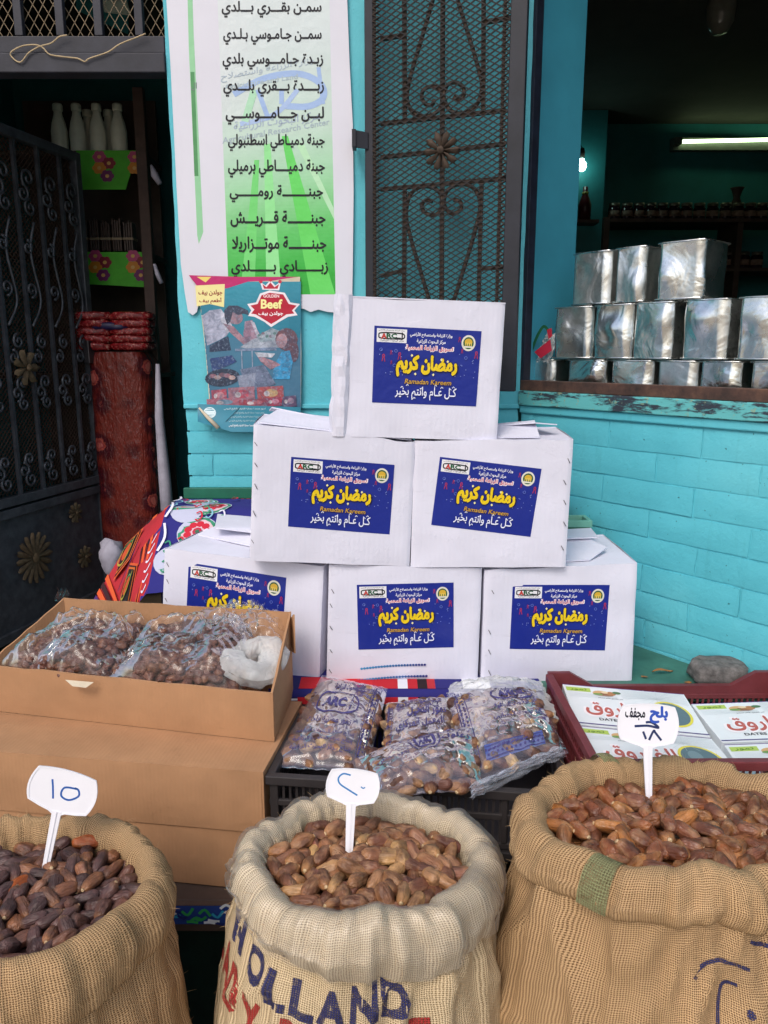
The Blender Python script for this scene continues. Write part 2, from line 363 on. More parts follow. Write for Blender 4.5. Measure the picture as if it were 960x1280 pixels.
class Print:
    """flat print: coloured shapes in sheet coordinates, mapped on the sheet by fn(x, y, height)"""
    def __init__(s, fn, step=.00005): s.fn = fn; s.mb = MB(); s.L = 0; s.step = step
    def h(s): s.L += 1; return s.L*s.step
    def poly(s, pts, col, h=None):
        h = s.h() if h is None else h; c = lin(col) if isinstance(col, str) else col
        if len(pts) > 4 or True:
            tr = tessellate_polygon([[Vector((x, y, 0)) for x, y in pts]])
            q = [s.fn(x, y, h) for x, y in pts]; n0 = None
            s.mb.add(q, [tuple(t) for t in tr], col=c)
        return s
    def rect(s, x0, y0, x1, y1, col, h=None): return s.poly([(x0, y0), (x1, y0), (x1, y1), (x0, y1)], col, h)
    def ell(s, cx, cy, rx, ry, col, n=20, h=None, a=0):
        return s.poly([(cx+rx*math.cos(2*PI*i/n)*math.cos(a)-ry*math.sin(2*PI*i/n)*math.sin(a), cy+rx*math.cos(2*PI*i/n)*math.sin(a)+ry*math.sin(2*PI*i/n)*math.cos(a)) for i in range(n)], col, h)
    def stroke(s, pts, wd, col, h=None, closed=False, asp=1.0):
        h = s.h() if h is None else h; c = lin(col) if isinstance(col, str) else col; n = len(pts)
        L, Rr = [], []
        for i, (x, y) in enumerate(pts):
            a = pts[(i-1) % n if closed else max(0, i-1)]; b = pts[(i+1) % n if closed else min(n-1, i+1)]
            dx, dy = b[0]-a[0], (b[1]-a[1])*asp; l = math.hypot(dx, dy) or 1; ww = wd if not callable(wd) else wd(i/(n-1))
            nx, ny = -dy/l*ww/2, dx/l*ww/2/asp
            L.append((x+nx, y+ny)); Rr.append((x-nx, y-ny))
        m = n if closed else n-1
        vs = [s.fn(x, y, h) for x, y in L+Rr]
        s.mb.add(vs, [(i, (i+1) % n, n+(i+1) % n, n+i) for i in range(m)], col=c); return s
    def curve(s, pts, wd, col, n=5, closed=False, h=None, asp=1.0):
        return s.stroke([(p.x, p.y) for p in cr([(x, y, 0) for x, y in pts], n, closed)], wd, col, h, closed, asp)
    def text(s, t, x0, y0, x1, y1, col, bold=0.0, skew=0, h=None, slope=0, quad=None):
        h = s.h() if h is None else h; c = lin(col) if isinstance(col, str) else col
        vs, fs = text_mesh(t, bold)
        def mp(v):
            return (x0+(x1-x0)*v[0]+skew*(1-v[1]), y0+(y1-y0)*v[1]+slope*v[0])
        lay = [0]*len(vs)
        for f, m in fs:
            for i in f: lay[i] = m
        s.mb.add([s.fn(*mp(v), h + l*.000006) for v, l in zip(vs, lay)], [f for f, m in fs], col=c)
        return s
    def build(s, name, mat, parent=None, base=None, kind=None):
        # drop unused vertices is unnecessary; faces face either way (two-sided shading)
        return s.mb.build(name, mat, parent, base, colattr=True, kind=kind)
def on_plane(p0, n):      # photograph pixels -> the sheet's own plane, raised h along n
    def fn(px, py, h): return hit(px, py, p0 + n*h, n)
    return fn
FRONT = Vector((0, -1, 0))
# ================================================================== SETTING
g = MB(); g.add([(-300, -300, 0), (300, -300, 0), (300, 300, 0), (-300, 300, 0)], [(0, 1, 2, 3)])
tag(g.build('ground', GROUNDM), None, None, kind='structure')
YA = 2.5; XJ = -.645; C0 = Vector((.44, 2.5, 0)); E = Vector((.613, -.790, 0)).normalized(); N = Vector((.790, .613, 0)).normalized()
def WB(t, d, z): return C0 + E*t + N*d + Vector((0, 0, z))
def tB(px, d, py=450):     # distance along the angled wall at inward depth d seen at pixel px
    q = hit(px, py, C0 + N*d, N); return (q - (C0 + N*d)).dot(E)
bld = thing('shop_building', 'teal painted brick shop front with a doorway at left and window at right', 'building', (0, 2.5, 0))
TH = .23
def quadbox(pts, z0, z1, name, mat, **k):
    return MB().prism([(p.x, p.y) for p in pts], z0, z1).build(name, mat, bld, **k)
# pier between door and window: backing wall, with plaster face above the ledge
pier = MB(); pier.box(XJ+.012, .43, YA+.0068, YA+TH+.0, 0, 1.44)
pier = pier.build('pier_core', TEAL, bld)
pf = MB()
NX = 26; NZ = 60
def wob(x, z, a=.004): return a*(noise.noise(Vector((x*3, z*3, 1.3)))+.5*noise.noise(Vector((x*9, z*9, 4))))
P = [[Vector((XJ+.006*noise.noise(Vector((0, (1.456+1.75*i/NZ)*7, 2))) if j == 0 else XJ+(.44-XJ)*j/NX, YA+wob(j/NX, i/NZ*2), 1.456+1.75*i/NZ)) for j in range(NX+1)] for i in range(NZ+1)]
pf.grid(P); pf.box(XJ+.008, .43, YA+.006, YA+TH, 1.456, 3.2)
pf.build('plaster_wall', TEAL, bld)
MB().box(XJ-.002, .437, YA-.007, YA+.02, 1.441, 1.456).build('ledge', TEAL, bld, bevel=.003)
def brick_obj(c0, ex, ny, w_, h_, z0, parent, seed):
    """one painted brick: rounded, slightly uneven face; ex along, ny outwards"""
    r = random.Random(seed); mb = MB(); nx, nz = 6, 3; o_ = .0014*r.uniform(-1, 1)+.0028
    P = []
    for i in range(nz+1):
        row = []
        for j in range(nx+1):
            u, v = j/nx, i/nz; e = .0026 if (i in (0, nz) or j in (0, nx)) else 0
            x = w_*u + (r.uniform(-.0018, .0018)); z = h_*v + r.uniform(-.0012, .0012)
            row.append(c0 + ex*x + Vector((0, 0, z0+z)) + ny*(o_ - e + r.uniform(-.0011, .0011)))
        P.append(row)
    mb.grid(P, smooth=True)
    ring = [P[0][j] for j in range(nx+1)] + [P[i][nx] for i in range(1, nz+1)] + [P[nz][j] for j in range(nx-1, -1, -1)] + [P[i][0] for i in range(nz-1, 0, -1)]
    n = len(ring); mb.add(ring + [p - ny*.014 for p in ring], [(i, n+i, n+(i+1) % n, (i+1) % n) for i in range(n)])
    return mb.build('brick', TEAL, parent)
sd_ = 0
for k in range(9):       # courses of the pier
    z1 = 1.456 - .016 - .0735*k; z0 = z1 - .0735
    if z1 < .7: break
    x = XJ + (0 if k % 2 else -.15) + .0
    off = [.085, .235, .085, .235][k % 4]
    xs = [XJ] + [q for q in [XJ+off+.29*m for m in range(5)] if q < .40] + [.437]
    for a, b in zip(xs, xs[1:]):
        if b-a < .03 : continue
        sd_ += 1; brick_obj(Vector((a+.003, YA+.004, 0)), Vector((1, 0, 0)), FRONT, b-a-.006, .0735-.006, z0+.003, pier, sd_)
# angled wall under the window
wb = MB(); q = [WB(.0, .0068, 0), WB(1.75, .0068, 0), WB(1.75, .09, 0), WB(.0, .09, 0)]
wb.prism([(p.x, p.y) for p in q], 0, 1.427)
wallb = wb.build('low_wall', TEAL, bld)
MB().prism([(p.x, p.y) for p in (WB(0, -.004, 0), WB(1.75, -.004, 0), WB(1.75, .09, 0), WB(0, .09, 0))], 1.428, 1.452).build('ledge', TEAL, bld, bevel=.004)
for k in range(16):
    z1 = 1.426 - .08*k; z0 = z1-.08
    if z0 < 0: break
    off = (.055 if k % 2 == 0 else .205) + .012*math.sin(k*2.1)
    ts = [0] + [off+.29*m for m in range(7) if off+.29*m < 1.7] + [1.75]
    for a, b in zip(ts, ts[1:]):
        if a > 1.15 or b-a < .02: continue
        if z1 < .45: continue
        sd_ += 1; brick_obj(WB(a+.0025, .004, 0), E, -N, b-a-.005, .08-.005, z0+.0025, wallb, sd_)
# sill: rusty iron strip over a band of flaking teal over black paint
def flaky():
    t = NT('flaking_paint'); co = t.coord(); n = t.noise(7, 7, .72, t.coord('Object', (1, 1, 5.0)), .3)
    s = t.noise(55, 5, .7, co)
    c = t.mix(t.ramp(n, [(.50, 0.0), (.57, 1.0)]), lin('5fb4b6'), lin('2c3440')); c = t.mix(t.ramp(s, [(.60, 0.0), (.64, .8)]), c, lin('8fa183'))
    zz = t.n('SeparateXYZ', ins={0: co}).outputs[2]; t.base(c); t.set(Roughness=.7); t.bump(n, .6, .004); return t.m
FLAKY = flaky()
def rusty():
    t = NT('rusty_iron'); co = t.coord(); n = t.noise(14, 6, .7, co)
    t.base(t.ramp(n, [(.3, lin('2c2220')), (.5, lin('4f3830')), (.7, lin('6e4f3e'))])); t.set(Roughness=.75, Metallic=.1); t.bump(t.noise(90, 5, .7, co), .6, .002); return t.m
RUSTY = rusty()
sill = MB().prism([(p.x, p.y) for p in (WB(0, -.012, 0), WB(1.75, -.012, 0), WB(1.75, .06, 0), WB(0, .06, 0))], 1.453, 1.499).build('window_sill', FLAKY, bld, bevel=.003)
MB().prism([(p.x, p.y) for p in (WB(0, -.004, 0), WB(1.75, -.004, 0), WB(1.75, .03, 0), WB(0, .03, 0))], 1.4995, 1.532).build('sill_strip', RUSTY, sill, bevel=.002)
MB().prism([(p.x, p.y) for p in (WB(.0, .075, 0), WB(1.75, .075, 0), WB(1.75, .5, 0), WB(0, .5, 0))], 1.395, 1.442).build('inner_counter', DARKW, bld)
# window jamb (reveal) and navy frame strip at the corner
NAVY = simple('navy_flaking_paint', '1d2536', .6, .1, .5, 20)
rv = MB(); a_, b_ = WB(.006, .012, 0), WB(.006, TH, 0)
rv.prism([(p.x, p.y) for p in (WB(.008, .014, 0), WB(.008, TH, 0), WB(-.16, TH, 0), WB(-.05, .014, 0))], 1.44, 3.2)
rv.build('window_jamb', simple('jamb_teal_paint', '3a8ea6', .5, 0, .12, 5), bld)
MB().prism([(p.x, p.y) for p in (WB(-.006, -.002, 0), WB(.012, -.002, 0), WB(.012, .03, 0), WB(-.006, .03, 0))], 1.45, 3.2).build('window_frame', NAVY, bld, bevel=.002)
MB().prism([(p.x, p.y) for p in (WB(-.05, .0, 0), WB(-.0065, .0, 0), WB(-.0065, .05, 0), WB(-.05, .05, 0))], 1.445, 3.2).build('corner_post', TEAL, bld, bevel=.004)
# upper wall over the openings, outside the frame
MB().prism([(p.x, p.y) for p in (WB(-.05, 0, 0), WB(1.75, 0, 0), WB(1.75, TH, 0), WB(-.05, TH, 0))], 3.02, 3.2).build('window_lintel', TEAL, bld)
MB().prism([(p.x, p.y) for p in (WB(1.45, .002, 0), WB(1.76, .002, 0), WB(1.76, TH, 0), WB(1.45, TH, 0))], 1.535, 3.02).build('far_jamb', TEAL, bld)
MB().box(-3.2, XJ-.93, YA, YA+TH, 0, 3.2).build('left_wall', TEAL, bld)
MB().box(XJ-.93, XJ+.0, YA+.03, YA+TH, 2.75, 3.2).build('door_lintel', TEAL, bld)
# interior
CE = 3.1
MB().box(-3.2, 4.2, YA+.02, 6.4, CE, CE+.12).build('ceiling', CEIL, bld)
MB().prism([(XJ-2.6, YA+TH+.001), (XJ-.94, YA+TH+.001), (XJ-.94, YA+.02), (XJ, YA+.02), (XJ, YA+TH+.001), (.35, YA+TH+.001), (.35, 6.4), (XJ-2.6, 6.4)], .0, .48).build('raised_floor', simple('floor_tiles', '453a2e', .8, 0, .3, 6), bld)
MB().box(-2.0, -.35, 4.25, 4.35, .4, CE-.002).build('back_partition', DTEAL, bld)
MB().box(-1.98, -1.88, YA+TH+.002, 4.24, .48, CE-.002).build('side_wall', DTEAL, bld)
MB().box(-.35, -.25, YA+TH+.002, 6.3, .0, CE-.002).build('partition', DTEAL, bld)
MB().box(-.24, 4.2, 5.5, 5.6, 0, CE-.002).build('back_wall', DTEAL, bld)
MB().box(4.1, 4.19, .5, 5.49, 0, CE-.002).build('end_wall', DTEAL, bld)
pq = atY(716, 200, 5.2); pr = atY(757, 200, 5.2)
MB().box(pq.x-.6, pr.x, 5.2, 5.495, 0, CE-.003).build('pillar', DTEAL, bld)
q = WB(1.75, .0, 0)
MB().prism([(q.x, q.y), (q.x+.2, q.y-.1), (4.3, q.y-.1), (4.3, q.y+.1), (q.x+.1, q.y+.1)], 0, 3.2).build('side_front_wall', TEAL, bld)
# roof over the room so that no sky leaks in behind the front
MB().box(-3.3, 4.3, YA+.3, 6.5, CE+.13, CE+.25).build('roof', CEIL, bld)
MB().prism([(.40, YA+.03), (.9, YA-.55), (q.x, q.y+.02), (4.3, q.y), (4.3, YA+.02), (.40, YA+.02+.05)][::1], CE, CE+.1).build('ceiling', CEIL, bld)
# ------------------------------------------------------------------ doorway: transom, beam, string
tr = thing('door_transom', 'dark iron transom grille with diamond mesh above the doorway beam', 'transom', (-1.1, YA, 2.43))
zb0 = atY(100, 92, YA).z; zb1 = atY(100, 67, YA).z; zb2 = atY(100, 45, YA).z
MB().box(XJ-.93, XJ-.002, YA-.01, YA+.05, zb0, zb1).build('beam', IRONL, tr, bevel=.003)
MB().box(XJ-.93, XJ-.002, YA-.002, YA+.045, zb1+.0005, zb2).build('upper_beam', IRONL, tr, bevel=.003)
for px in (22, 74, 122, 173):
    x = atY(px, 20, YA).x; MB().box(x-.012, x+.012, YA-.003, YA+.02, zb2+.0005, 3.0).build('upright', IRONL, tr, bevel=.002)
def diamond_mesh(mb, fn, x0, x1, y0, y1, dx, dy, wdt):
    """expanded metal: two families of diagonal strands inside a rectangle; fn(x,y)->point"""
    W_, H_ = x1-x0, y1-y0; s = dy/dx
    for sg in (1, -1):
        k = -int(W_*s/dy)-2
        while True:
            c = k*dy
            if c > H_+W_*s: break
            pts = []
            # y = c + sg*s*(x)  (for sg=-1 shift)
            yy0 = c; yy1 = c + s*W_
            if sg < 0: yy0, yy1 = c + s*W_, c
            xa, xb = 0.0, W_
            def X_at(y): return (y-yy0)/(yy1-yy0)*W_
            lo, hi = (yy0, yy1) if yy0 < yy1 else (yy1, yy0)
            if hi > 0 and lo < H_:
                ya, yb = max(lo, 0), min(hi, H_); p, q = X_at(ya), X_at(yb)
                a, b = fn(x0+p, y0+ya), fn(x0+q, y0+yb)
                if (a-b).length > .004: mb.bar(a, b, wdt, wdt*.7)
            k += 1
m = MB(); diamond_mesh(m, lambda x, y: Vector((x, YA+.025, y)), XJ-.9, XJ-.004, zb2, 2.95, .030, .048, .0022)
m.build('mesh_panel', simple('tan_wire', '8a7a62', .7, .2, .3, 50), tr, kind='stuff')
st = MB(); pts = [(84, 44), (74, 46), (64, 54), (50, 58), (36, 66), (27, 77), (20, 76), (13, 68), (18, 62), (30, 57), (45, 56), (54, 60), (62, 68), (80, 71), (97, 73), (106, 77), (112, 73), (135, 65), (150, 55), (170, 47), (182, 42)]
st.tube(cr([atY(x, y, YA-.016) for x, y in pts], 4), .0021, 5)
tag(st.build('string', STRING, base=atY(100, 70, YA-.016)), 'loose pale string looped over the dark beam above the doorway', 'string')
# stored things seen through the transom
sg = thing('stored_board', 'pale sheet leaning behind the mesh of the transom', 'board', atY(140, 20, 3.0))
MB().slab([atY(128, 0, 3.0), atY(158, 0, 3.0), atY(163, 18, 3.0), atY(130, 14, 3.0)], FRONT, .01).build('sheet', simple('pale_sheet', 'c9d6c8', .6), sg)
MB().slab([atY(95, -60, 3.2), atY(160, -60, 3.2), atY(160, 42, 3.2), atY(95, 12, 3.2)], FRONT, .01).build('backing', DTEAL, sg)
# ------------------------------------------------------------------ iron door leaf
D0 = Vector((-1.54, 2.62, 0)); D1 = Vector((-1.315, 3.5, 0)); DE = (D1-D0).normalized(); DN = Vector((DE.y, -DE.x, 0))
def dp(px, py, h=0): return hit(px, py, D1 + DN*h, DN)
door = thing('iron_door', 'black wrought iron door leaf with scrolls and gilt rosettes standing open at left', 'door', (D0.x, D0.y, .5))
DL = (D1-D0).length; DB, DM, DT = .52, 1.05, 2.43
def D(t, z, h=0): return D0 + DE*t + DN*h + Vector((0, 0, z))
fr = MB()
for a, b in ((D(0, DB), D(DL, DB)), (D(0, DM), D(DL, DM)), (D(0, DM-.045), D(DL, DM-.045)), (D(0, DT), D(DL, DT))): fr.bar(a, b, .035, .035)
for t in (0, DL): fr.bar(D(t, DB-.017), D(t, DT+.017), .035, .036, up=DN)
fr.build('door_frame', IRON, door, bevel=.002)
MB().slab([D(.02, DB), D(DL-.02, DB), D(DL-.02, DM-.03), D(.02, DM-.03)], DN, .006).build('panel', IRON, door)
ttop = MB()
def spiral(c, r, turns, a0, sg=1, n=26, fn=None, r1=.18):
    return [fn(c[0]+r*(1-(1-r1)*i/n)*math.cos(a0+sg*turns*2*PI*i/n), c[1]+r*(1-(1-r1)*i/n)*math.sin(a0+sg*turns*2*PI*i/n)) for i in range(n+1)]
fdoor = lambda x, z: D(x, z, .012)
for k in range(6):
    t = .12 + (DL-.2)*k/5.2
    MB().bar(D(t, DM), D(t, DT), .014, .014, up=DN).build('bar', IRON, door)
for k in range(6):
    t0 = .12 + (DL-.2)*k/5.2
    for (z, r, sg_) in ((DM+.07, .034, 1), (DM+.15, .030, -1), (1.42, .03, 1), (1.50, .034, -1), (1.66, .03, 1), (2.28, .04, -1), (2.17, .034, 1)):
        c = MB().tube(spiral((t0+.055, z), r, 1.35, PI/2*sg_, sg_, fn=fdoor), .0055, 5)
        c.build('scroll', IRON, door)
    for (z, r, sg_) in ((DM+.11, .030, -1), (1.46, .030, 1), (1.60, .028, -1), (1.86, .030, 1), (2.02, .028, -1), (2.22, .034, -1)):
        MB().tube(spiral((t0+.020, z), r, 1.3, -PI/2*sg_, sg_, fn=fdoor), .0055, 5).build('scroll', IRON, door)
    MB().tube(cr([fdoor(t0+.01, 1.72), fdoor(t0+.07, 1.82), fdoor(t0+.035, 2.0), fdoor(t0+.07, 2.12)], 5), .0055, 5).build('scroll', IRON, door)
mm = MB(); diamond_mesh(mm, lambda x, z: D(x, z, -.012), .02, DL-.02, DM+.02, DT-.02, .022, .022, .0026)
mm.build('mesh_panel', simple('dark_rust', '5c473c', .8, .1, .3, 30), door, kind='stuff')
def rosette(c, r, n, fn, name, mat, parent, h=.012, r0=.2):
    b = MB(); 
    for k in range(n):
        a = 2*PI*k/n; pts = []
        for (rr, wv) in ((r0*.6, .05), (.55, .20), (.85, .24), (1.0, .10)):
            pts.append((rr*r, wv*r*(8/n if n > 8 else 1)))
        vs = []
        for rr, wv in pts:
            for s_, hh in ((-1, .2), (0, 1), (1, .2)):
                vs.append(fn(c[0]+rr*math.cos(a)-s_*wv*math.sin(a), c[1]+rr*math.sin(a)+s_*wv*math.cos(a), hh*h))
        b.add(vs, [(i*3+j, i*3+j+1, (i+1)*3+j+1, (i+1)*3+j) for i in range(3) for j in range(2)], smooth=True)
    ring = [fn(c[0]+r*.2*math.cos(2*PI*j/10), c[1]+r*.2*math.sin(2*PI*j/10), h*1.1) for j in range(10)] + [fn(c[0], c[1], h*1.9)]
    b.add(ring, [(j, (j+1) % 10, 10) for j in range(10)], smooth=True)
    return b.build(name, mat, parent)
fd3 = lambda x, z, h: D(x, z, .01+h)
rosette((.42, .80), .105, 16, fd3, 'rosette', GILT, door)
for (t, z, r) in ((.70, .93, .045), (.74, .72, .05), (DL*.18, .8, .05)): rosette((t, z), r, 9, fd3, 'rosette', GILT, door)
rosette((.47, 1.56), .07, 7, fd3, 'rosette', GILT, door, .02)
lk = MB(); lk.box(-.03, .03, -.01, .02, -.05, .05, Matrix.Translation(D(DL-.03, 1.62, .03)) @ Matrix.Rotation(math.atan2(DE.y, DE.x), 4, 'Z')); lk.build('lock', WIRE, door, bevel=.003)
# ------------------------------------------------------------------ shop shelves behind the doorway
YS = 3.7
shelf = thing('shop_shelf', 'dark shelf unit with lime green shelf covers inside the doorway', 'shelf', (-1.25, YS, .48))
xl, xr = atY(88, 300, YS).x, atY(180, 300, YS).x
for (py0, py1) in ((188, 237), (315, 358)):
    a = atY(100, py0, YS).z; b = atY(100, py1, YS).z
    MB().box(xl-.3, xr+.02, YS, YS+.3, a-.02, a-.001).build('shelf_board', DARKW, shelf)
    bl = [atY(95, py0, YS-.005), atY(172, py0, YS-.005), atY(157 if py0 < 200 else 180, py1, YS-.005), atY(100, py1 if py0 < 200 else py1-4, YS-.005)] if py0 < 200 else [atY(100, py0, YS-.005), atY(180, py0, YS-.005), atY(180, py1+1, YS-.005), atY(108, py1-3, YS-.005)]
    cov = MB().slab(bl, FRONT, .003).build('shelf_cover', LIMEP, shelf)
    fl = ((124, 196), (168, 196)) if py0 < 200 else ((119, 320), (166, 320))
    for (x, y) in fl:
        pr_ = Print(on_plane(Vector((0, YS-.0055, 0)), FRONT))
        for (dx, dy, c) in ((0, 0, 'c24a7a'), (12, 8, '8f2436'), (0, 14, 'd78a2a'), (10, 24, '7a2a68')):
            if x+dx > 172 and py0 < 200: continue
            for k in range(6):
                a_ = k*PI/3; pr_.ell(x+dx+5*math.cos(a_), y+dy+4.5*math.sin(a_), 4, 3.6, c, 8)
            pr_.ell(x+dx, y+dy, 2.6, 2.4, 'e0b060', 8)
        pr_.build('flower_print', PRINT, cov)
MB().box(atY(177, 300, YS-.04).x, atY(190, 300, YS-.04).x, YS-.05, YS+.0-.012, .48, 2.75).build('post', simple('post_brown', '5a4640', .6), shelf, bevel=.003)
MB().box(xl-.5, xr+.03, YS+.02, YS+.3, 1.50, 1.52).build('shelf_board', DARKW, shelf)
MB().box(xl-.3, xr+.0, YS+.31, YS+.33, .48, 2.8).build('back_panel', DARKW, shelf)
def bottle():
    b = thing('milk_bottle', '', 'bottle'); h = .205
    MB().lathe([(0.0, 0), (.033, 0), (.036, .006), (.036, .09), (.030, .125), (.019, .16), (.017, .178)], n=18).build('body', MILK, b)
    MB().lathe([(.0, .176), (.021, .176), (.022, .18), (.022, .2), (.019, .206), (0, .206)], n=18).build('cap', simple('cap_white', 'd8dccb', .4), b)
    return b
b0 = bottle()
for k, (px, dy, lb) in enumerate([(76, 0, 'leftmost milk bottle on the top lime green shelf'), (99, 0, 'second milk bottle from the left on the top shelf'), (124, 0, 'milk bottle on the top shelf just above the pink flower print'), (150, 0, 'rightmost milk bottle of the front row on the top shelf'), (112, .09, 'milk bottle in the back row behind the second and third bottles'), (138, .09, 'milk bottle in the back row behind the third and fourth bottles')]):
    b = b0 if k == 0 else copy_tree(b0); p = atY(px, 188, YS+.05+dy); b.location = (p.x, p.y, atY(100, 188, YS).z); b['label'] = 'white plastic '+lb; b['group'] = 'white milk bottles on the top shelf'
# wrapped packs on the second shelf
PACK = simple('dark_wrapped_pack', '4d3b34', .3, 0, .5, 40)
for k, px in enumerate((108, 122, 136, 150, 164)):
    t = thing('wrapped_pack', 'dark cellophane wrapped pack, '+['leftmost', 'second from left', 'middle one', 'fourth from left', 'rightmost'][k]+' on the second shelf', 'pack', atY(px, 315, YS+.06), 'cellophane packs on the second shelf')
    p = t.location; mb = MB(); hh = .135+.01*(k % 2)
    for j in range(4): mb.box(p.x-.022+.011*j, p.x-.013+.011*j, p.y-.03, p.y+.03, p.z, p.z+hh-.006*((j*7+k) % 3))
    mb.build('stick_bundle', PACK, t, bevel=.002); MB().box(p.x-.025, p.x+.024, p.y-.033, p.y+.033, p.z+.05, p.z+.06).build('band', simple('tan_band', '9c8a70', .5), t)
# stack of red and blue bags, and the flowered plastic sack under it
def soft_box(mb, c, sx, sy, sz, rz=0, seed=0, n=10, pw=3.2, amp=.004):
    P = []
    for i in range(n+1):
        ph = -PI/2+PI*i/n; row = []
        for j in range(2*n):
            a = 2*PI*j/(2*n); x, y, z = math.cos(ph)*math.cos(a), math.cos(ph)*math.sin(a), math.sin(ph)
            m_ = (abs(x)**pw+abs(y)**pw+abs(z)**pw)**(1/pw); v = Vector((x*sx/m_, y*sy/m_, z*sz/m_))
            v += Vector((x, y, z))*amp*(noise.noise(v*40+Vector((seed, 0, 0)))*2); v.rotate(Matrix.Rotation(rz, 3, 'Z'))
            row.append(Vector(c)+v)
        P.append(row)
    mb.grid(P, closed=True); return mb
REDB = simple('red_plastic_bag', '7e1a20', .3, 0, .5, 50); BLUB = simple('blue_plastic_bag', '2a2450', .3, 0, .5, 50)
zt = atY(150, 437, 3.5).z
PKM = NT('red_wrap_glints'); _c = PKM.coord(); PKM.base(PKM.ramp(PKM.noise(70, 4, .7, _c), [(.40, lin('6a1418')), (.55, lin('a02028')), (.66, lin('c89a8a'))])); PKM.set(Roughness=.22); PKM.bump(PKM.noise(60, 4, .6, _c), .8, .006); REDB = PKM.m  # pale flecks are highlights painted into the red wrapping's colour
lev = ['at the bottom', 'second from the bottom', 'third up', 'fourth up', 'on top']
for k in range(11):
    col, row = (k % 2, k//2) if k < 10 else (2, 4)
    px = (117, 166, 142)[col]; y = 433 - row*9.4 if k < 10 else 408
    p = atY(px, y, 3.52); mt = BLUB if k in (3, 5, 10) and False or k == 10 else REDB
    o = soft_box(MB(), p, .088+.008*math.sin(k*3.1), .07, .0175, .10*math.sin(k*5), k, 10, 6, .005).build('plastic_packet', mt, base=p)
    tag(o, 'dark blue plastic packet wedged between the two red piles on the flowered bale' if k == 10 else 'red printed packet in the '+('left' if col == 0 else 'right')+' pile on the flowered bale, '+lev[row], 'packet', None if k == 10 else 'red packets piled on the flowered bale')
def floral():
    t = NT('flowered_plastic'); co = t.coord('Object', (1, 1, 1))
    v = t.n('TexVoronoi', feature='F1', ins={'Vector': co, 'Scale': 9.0, 'Randomness': .6}); d = v.outputs['Distance']
    n = t.noise(42, 5, .7, co)
    pet = t.math('ADD', d, t.math('MULTIPLY', n, .30))
    c = t.ramp(pet, [(.30, lin('c4685e')), (.37, lin('8e2e34')), (.42, lin('b85648')), (.47, lin('4a1622')), (.60, lin('561a1e')), (.75, lin('7a2c24'))])
    t.base(c); t.set(Roughness=.25); t.bump(t.noise(1, 4, .6, t.coord('Object', (26, 26, 9))), .9, .02); return t.m
p0, p1 = atY(113, 560, 3.45), atY(190, 560, 3.45)
fs_ = MB(); W_ = (p1.x-p0.x)/2; cz0, cz1 = .55, zt-.01
P = [[Vector(((p0.x+p1.x)/2 + (W_+.008*noise.noise(Vector((i*.4, j*.7, 0))))*math.copysign(abs(math.cos(2*PI*j/28))**.5, math.cos(2*PI*j/28))*(1 if 0 < i < 24 else .8), 3.58+.13*math.copysign(abs(math.sin(2*PI*j/28))**.5, math.sin(2*PI*j/28)), cz0+(cz1-cz0)*i/24)) for j in range(28)] for i in range(25)]
fs_.grid(P, closed=True); fs_.add(P[-1], [tuple(range(28))])
tag(fs_.build('flowered_sack', floral(), base=((p0.x+p1.x)/2, 3.58, .5)), 'tall dark red plastic covered bale printed with flowers beside the iron door', 'sack')
rl = MB(); rl.tube([atY(197, 455, 3.2), atY(199, 520, 3.2), atY(206, 600, 3.2), atY(213, 690, 3.2)], [.008, .018, .026, .028], 10)
tag(rl.build('paper_roll', simple('grey_white_paper', 'a5a2b2', .6), base=atY(206, 650, 3.2)), 'white paper roll standing upright in the dark doorway next to the teal pier', 'roll')
rl = MB(); rl.tube([atY(189, 206, 3.3), atY(193, 218, 3.3), atY(200, 230, 3.3)], [.004, .016, .010], 8)
tag(rl.build('paper_scroll', MATS['grey_white_paper'], base=atY(195, 220, 3.3)), 'short crumpled white paper scroll beside the upper shelf post', 'paper')
rl = MB(); rl.tube([atY(193, 330, 3.3), atY(197, 343, 3.3), atY(202, 354, 3.3)], [.006, .01, .009], 8)
tag(rl.build('paper_scroll', MATS['grey_white_paper'], base=atY(195, 340, 3.3)), 'small white paper tube beside the lower green shelf cover', 'paper')
cr_ = MB(); pw = atY(140, 690, 3.1); soft_box(cr_, atY(140, 697, 3.0), .05, .05, .07, .3, 3, 8, 2.2, .012)
tag(cr_.build('paper_bag', MATS['grey_white_paper'], base=atY(140, 720, 3.0)), 'crumpled white plastic bag at the foot of the flowered bale', 'bag')
# ------------------------------------------------------------------ window grille (folded shutter)
G0 = atY(455, 0, 2.44); G0.z = 0; G1 = atY(660, 0, 2.30); G1.z = 0; GE = (G1-G0).normalized(); GN = Vector((GE.y, -GE.x, 0)); GL = (G1-G0).length
gp = lambda px, py, h=0: hit(px, py, G0+GN*h, GN)
GZ0, GZ1 = 1.505, 3.0
grl = thing('window_grille', 'rusty black iron window grille of scrolls behind diamond mesh, folded against the pier', 'grille', (G0.x, G0.y, GZ0))
def G(t, z, h=0): return G0 + GE*t + GN*h + Vector((0, 0, z))
fw = .026; fr_w = .046
MB().slab([G(0, GZ0), G(fw, GZ0), G(fw, GZ1), G(0, GZ1)], GN, .03).build('frame_rail', GRILLM, grl, bevel=.002)
MB().slab([G(GL-fr_w, GZ0), G(GL, GZ0), G(GL, GZ1), G(GL-fr_w, GZ1)], GN, .03).build('frame_rail', GRILLM, grl, bevel=.002)
MB().slab([G(fw, GZ0), G(GL-fr_w, GZ0), G(GL-fr_w, GZ0+.03), G(fw, GZ0+.03)], GN, .03).build('frame_rail', GRILLM, grl, bevel=.002)
gb = -.012
def gbar(a, b, r=.0055): MB().bar(gp(*a, gb), gp(*b, gb), r*2, r*2, up=GN).build('bar', RUST, grl)
